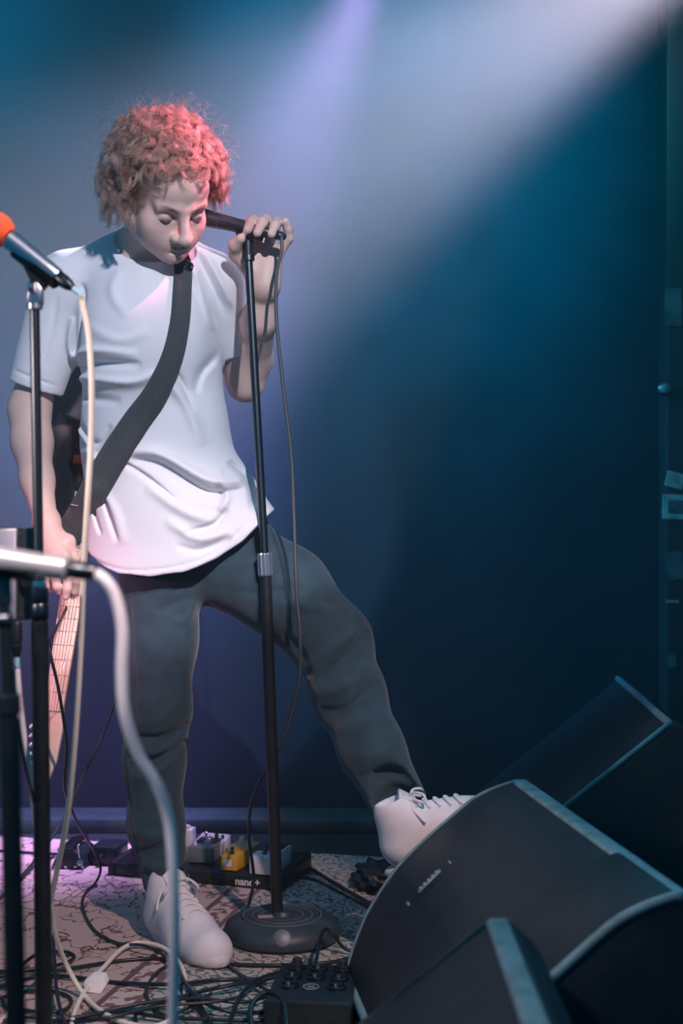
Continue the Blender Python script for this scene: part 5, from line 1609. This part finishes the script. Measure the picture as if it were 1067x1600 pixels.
fcs = [
    ('dark cable running level from left edge to the planted shoe', [(-30, 1518), (40, 1517, .006), (100, 1514, .004), (190, 1501), (256, 1499), (285, 1520), (300, 1560), (330, 1600), (350, 1640)], .0036),
    ('dark cable under the tape knot, running on under the shoe toe', [(-30, 1550), (30, 1532), (70, 1525), (110, 1526, .004), (180, 1535), (270, 1538, .008), (340, 1531), (420, 1528), (500, 1510)], .0038),
    ('small dark coil behind the two left stands', [(30, 1524), (38, 1505), (62, 1490), (100, 1487, .004), (116, 1495), (98, 1506, .008), (50, 1514, .01), (-20, 1530)], .0034),
    ('dark coil low at left, below the level cables', [(-20, 1568), (18, 1554), (66, 1547, .004), (104, 1555), (110, 1570), (85, 1581, .006), (15, 1576), (4, 1563)], .0034),
    ('dark cable running toward the lens beside the tall stand', [(74, 1425), (82, 1460, .006), (85, 1500, .016), (88, 1545, .02), (98, 1590, .01), (120, 1650)], .0034),
    ('dark cable sweeping from the bottom left up to the stand base', [(100, 1612), (132, 1588), (200, 1572, .004), (280, 1557, .012), (350, 1541, .010), (450, 1522), (545, 1508)], .0036),
    ('small dark loop in front of the shoe toe', [(276, 1503), (245, 1519, .006), (229, 1548, .004), (240, 1575), (262, 1586, .008), (300, 1572, .012), (330, 1552)], .0030),
    ('dark cable curling from the shoe to the stage box', [(258, 1478), (276, 1510, .01), (300, 1550, .018), (340, 1576, .012), (400, 1582), (450, 1570)], .0036),
    ('dark cable lying along the front of the round base', [(338, 1505), (390, 1508), (450, 1508), (520, 1503), (570, 1490)], .0040),
    ('dark cable from the rug middle to the corner of the monitor', [(300, 1552), (350, 1542, .014), (410, 1531, .010), (480, 1518, .008), (560, 1508)], .0034),
    ('dark cable bending toward the lens left of the stage box', [(352, 1625), (365, 1580, .01), (380, 1550, .02), (405, 1530, .012), (440, 1518)], .0040),
    ('big dark loop standing up left of the stage box', [(395, 1620, .0), (392, 1575, .03), (415, 1550, .045), (440, 1560, .045), (447, 1590, .03), (448, 1640)], .0046),
    ('dark cable along the bottom edge in front of everything', [(60, 1600), (130, 1588, .004), (190, 1580, .01), (260, 1590, .006), (360, 1594, .004), (440, 1596), (470, 1610)], .0038),
    ('dark cable arching over the right side of the round base', [(470, 1530, .02), (492, 1505, .04), (499, 1470, .055), (508, 1452, .05), (522, 1462, .035), (536, 1480, .012), (560, 1490)], .0036),
    ('dark cable crossing left of the small loop', [(230, 1640), (215, 1580, .004), (300, 1560, .02), (380, 1566, .012), (440, 1548, .01), (520, 1520)], .0032),
    ('short dark cable from the stage box back to the base', [(448, 1580, .02), (430, 1556, .015), (405, 1540, .01), (372, 1520), (352, 1505)], .0032),
    ('dark cable hugging the bottom left corner', [(-20, 1600), (40, 1590, .004), (110, 1597, .004), (170, 1590, .014), (250, 1572, .018), (330, 1566, .018), (380, 1556, .02)], .0032),
    ('dark cable along the back edge of the rug at left', [(-20, 1328), (60, 1333), (110, 1335, .002), (150, 1340)], .0034),
    ('slack dark lead on the rug at far left', [(-20, 1420), (20, 1388), (55, 1352, .002), (85, 1338)], .0034),
    ('thick dark cable from the pedalboard to the big wedge', [(447, 1352, .03), (470, 1350, .012), (500, 1366), (540, 1390), (600, 1424)], .0042),
    ('thin dark cable below the thick one right of the pedalboard', [(450, 1368, .004), (490, 1374), (535, 1396), (590, 1424)], .0028),
]
for lab, pts, r in fcs:
    floor_cable('cable', lab, pts, r)
gcab = tube('guitar_cable', [G(Ln + .30, .05, .004), _P0(120, 900, 2.99), _P0(86, 985, 2.78), _P0(77, 1010, 2.72), _P0(92, 1080, 2.72), _P0(104, 1165, 2.74), _P0(101, 1230, 2.80), _P0(118, 1280, 2.95), _P0(146, 1328, 3.2), FL(157, 1356, .05), FL(150, 1378, .012), FL(131, 1400, .010), FL(131, 1425, .010),
                             FL(150, 1456, .010), FL(185, 1474, .012), FL(222, 1477, .028), FL(250, 1488, .02), FL(275, 1515, .02), FL(310, 1565, .02), FL(340, 1620, .012)], 0.0031, M_cable, None, 8, 8)
tag(gcab, 'black guitar lead hanging beside the guitar neck then curving across the rug', 'cable')
bcab = tube('lead', [_P0(196, 1040, 3.20), _P0(178, 1100, 3.20), _P0(163, 1142, 3.20), _P0(130, 1212, 3.19), _P0(100, 1278, 3.17), _P0(58, 1340, 3.10), FL(20, 1382, .012), FL(-30, 1430, .010)], 0.0032, principled('grey_lead', (0.06, 0.09, 0.10), 0.4), None, 8, 8)
tag(bcab, 'straight grey lead slanting down to the rug left of the planted leg', 'cable')

# crumpled dark shape behind the big wedge
bmx = bmesh.new(); bmesh.ops.create_icosphere(bmx, subdivisions=4, radius=1.0)
cl0 = FL(592, 1385)
for v in bmx.verts:
    q = v.co.normalized()
    k = 1 + 0.22 * math.sin(7 * q.x + 3 * q.y) * math.sin(6 * q.z + 4 * q.x) + 0.12 * math.sin(15 * q.y + 9 * q.z)
    v.co = Vector((q.x * 0.060 * k, q.y * 0.10 * k, max(-0.3, q.z) * 0.036 * k + 0.018)) + Vector(cl0)
ck = link('dark_lump', bm_mesh('dark_lump', bmx, M_blackrub, True))
tag(ck, 'crumpled black bag on the floor behind the big wedge', 'lump')

# ------------------------------------------------------------------ haze in the stage air
hz = bpy.data.materials.new('stage_haze'); hz.use_nodes = True
nt = hz.node_tree; nt.nodes.remove(nt.nodes['Principled BSDF'])
vs_ = nt.nodes.new('ShaderNodeVolumeScatter')
vs_.inputs['Density'].default_value = HAZE
vs_.inputs['Anisotropy'].default_value = 0.25
vs_.inputs['Color'].default_value = (0.95, 0.97, 1, 1)
nt.links.new(vs_.outputs[0], nt.nodes['Material Output'].inputs['Volume'])
hb_ = link('stage_haze', bm_mesh('stage_haze', box_bm((4.3, 1.75, 3.45), Matrix.Translation((0, 3.07, 1.73))), hz))
hb_['kind'] = 'stuff'
hb_['label'] = 'thin smoke haze filling the air over the stage'
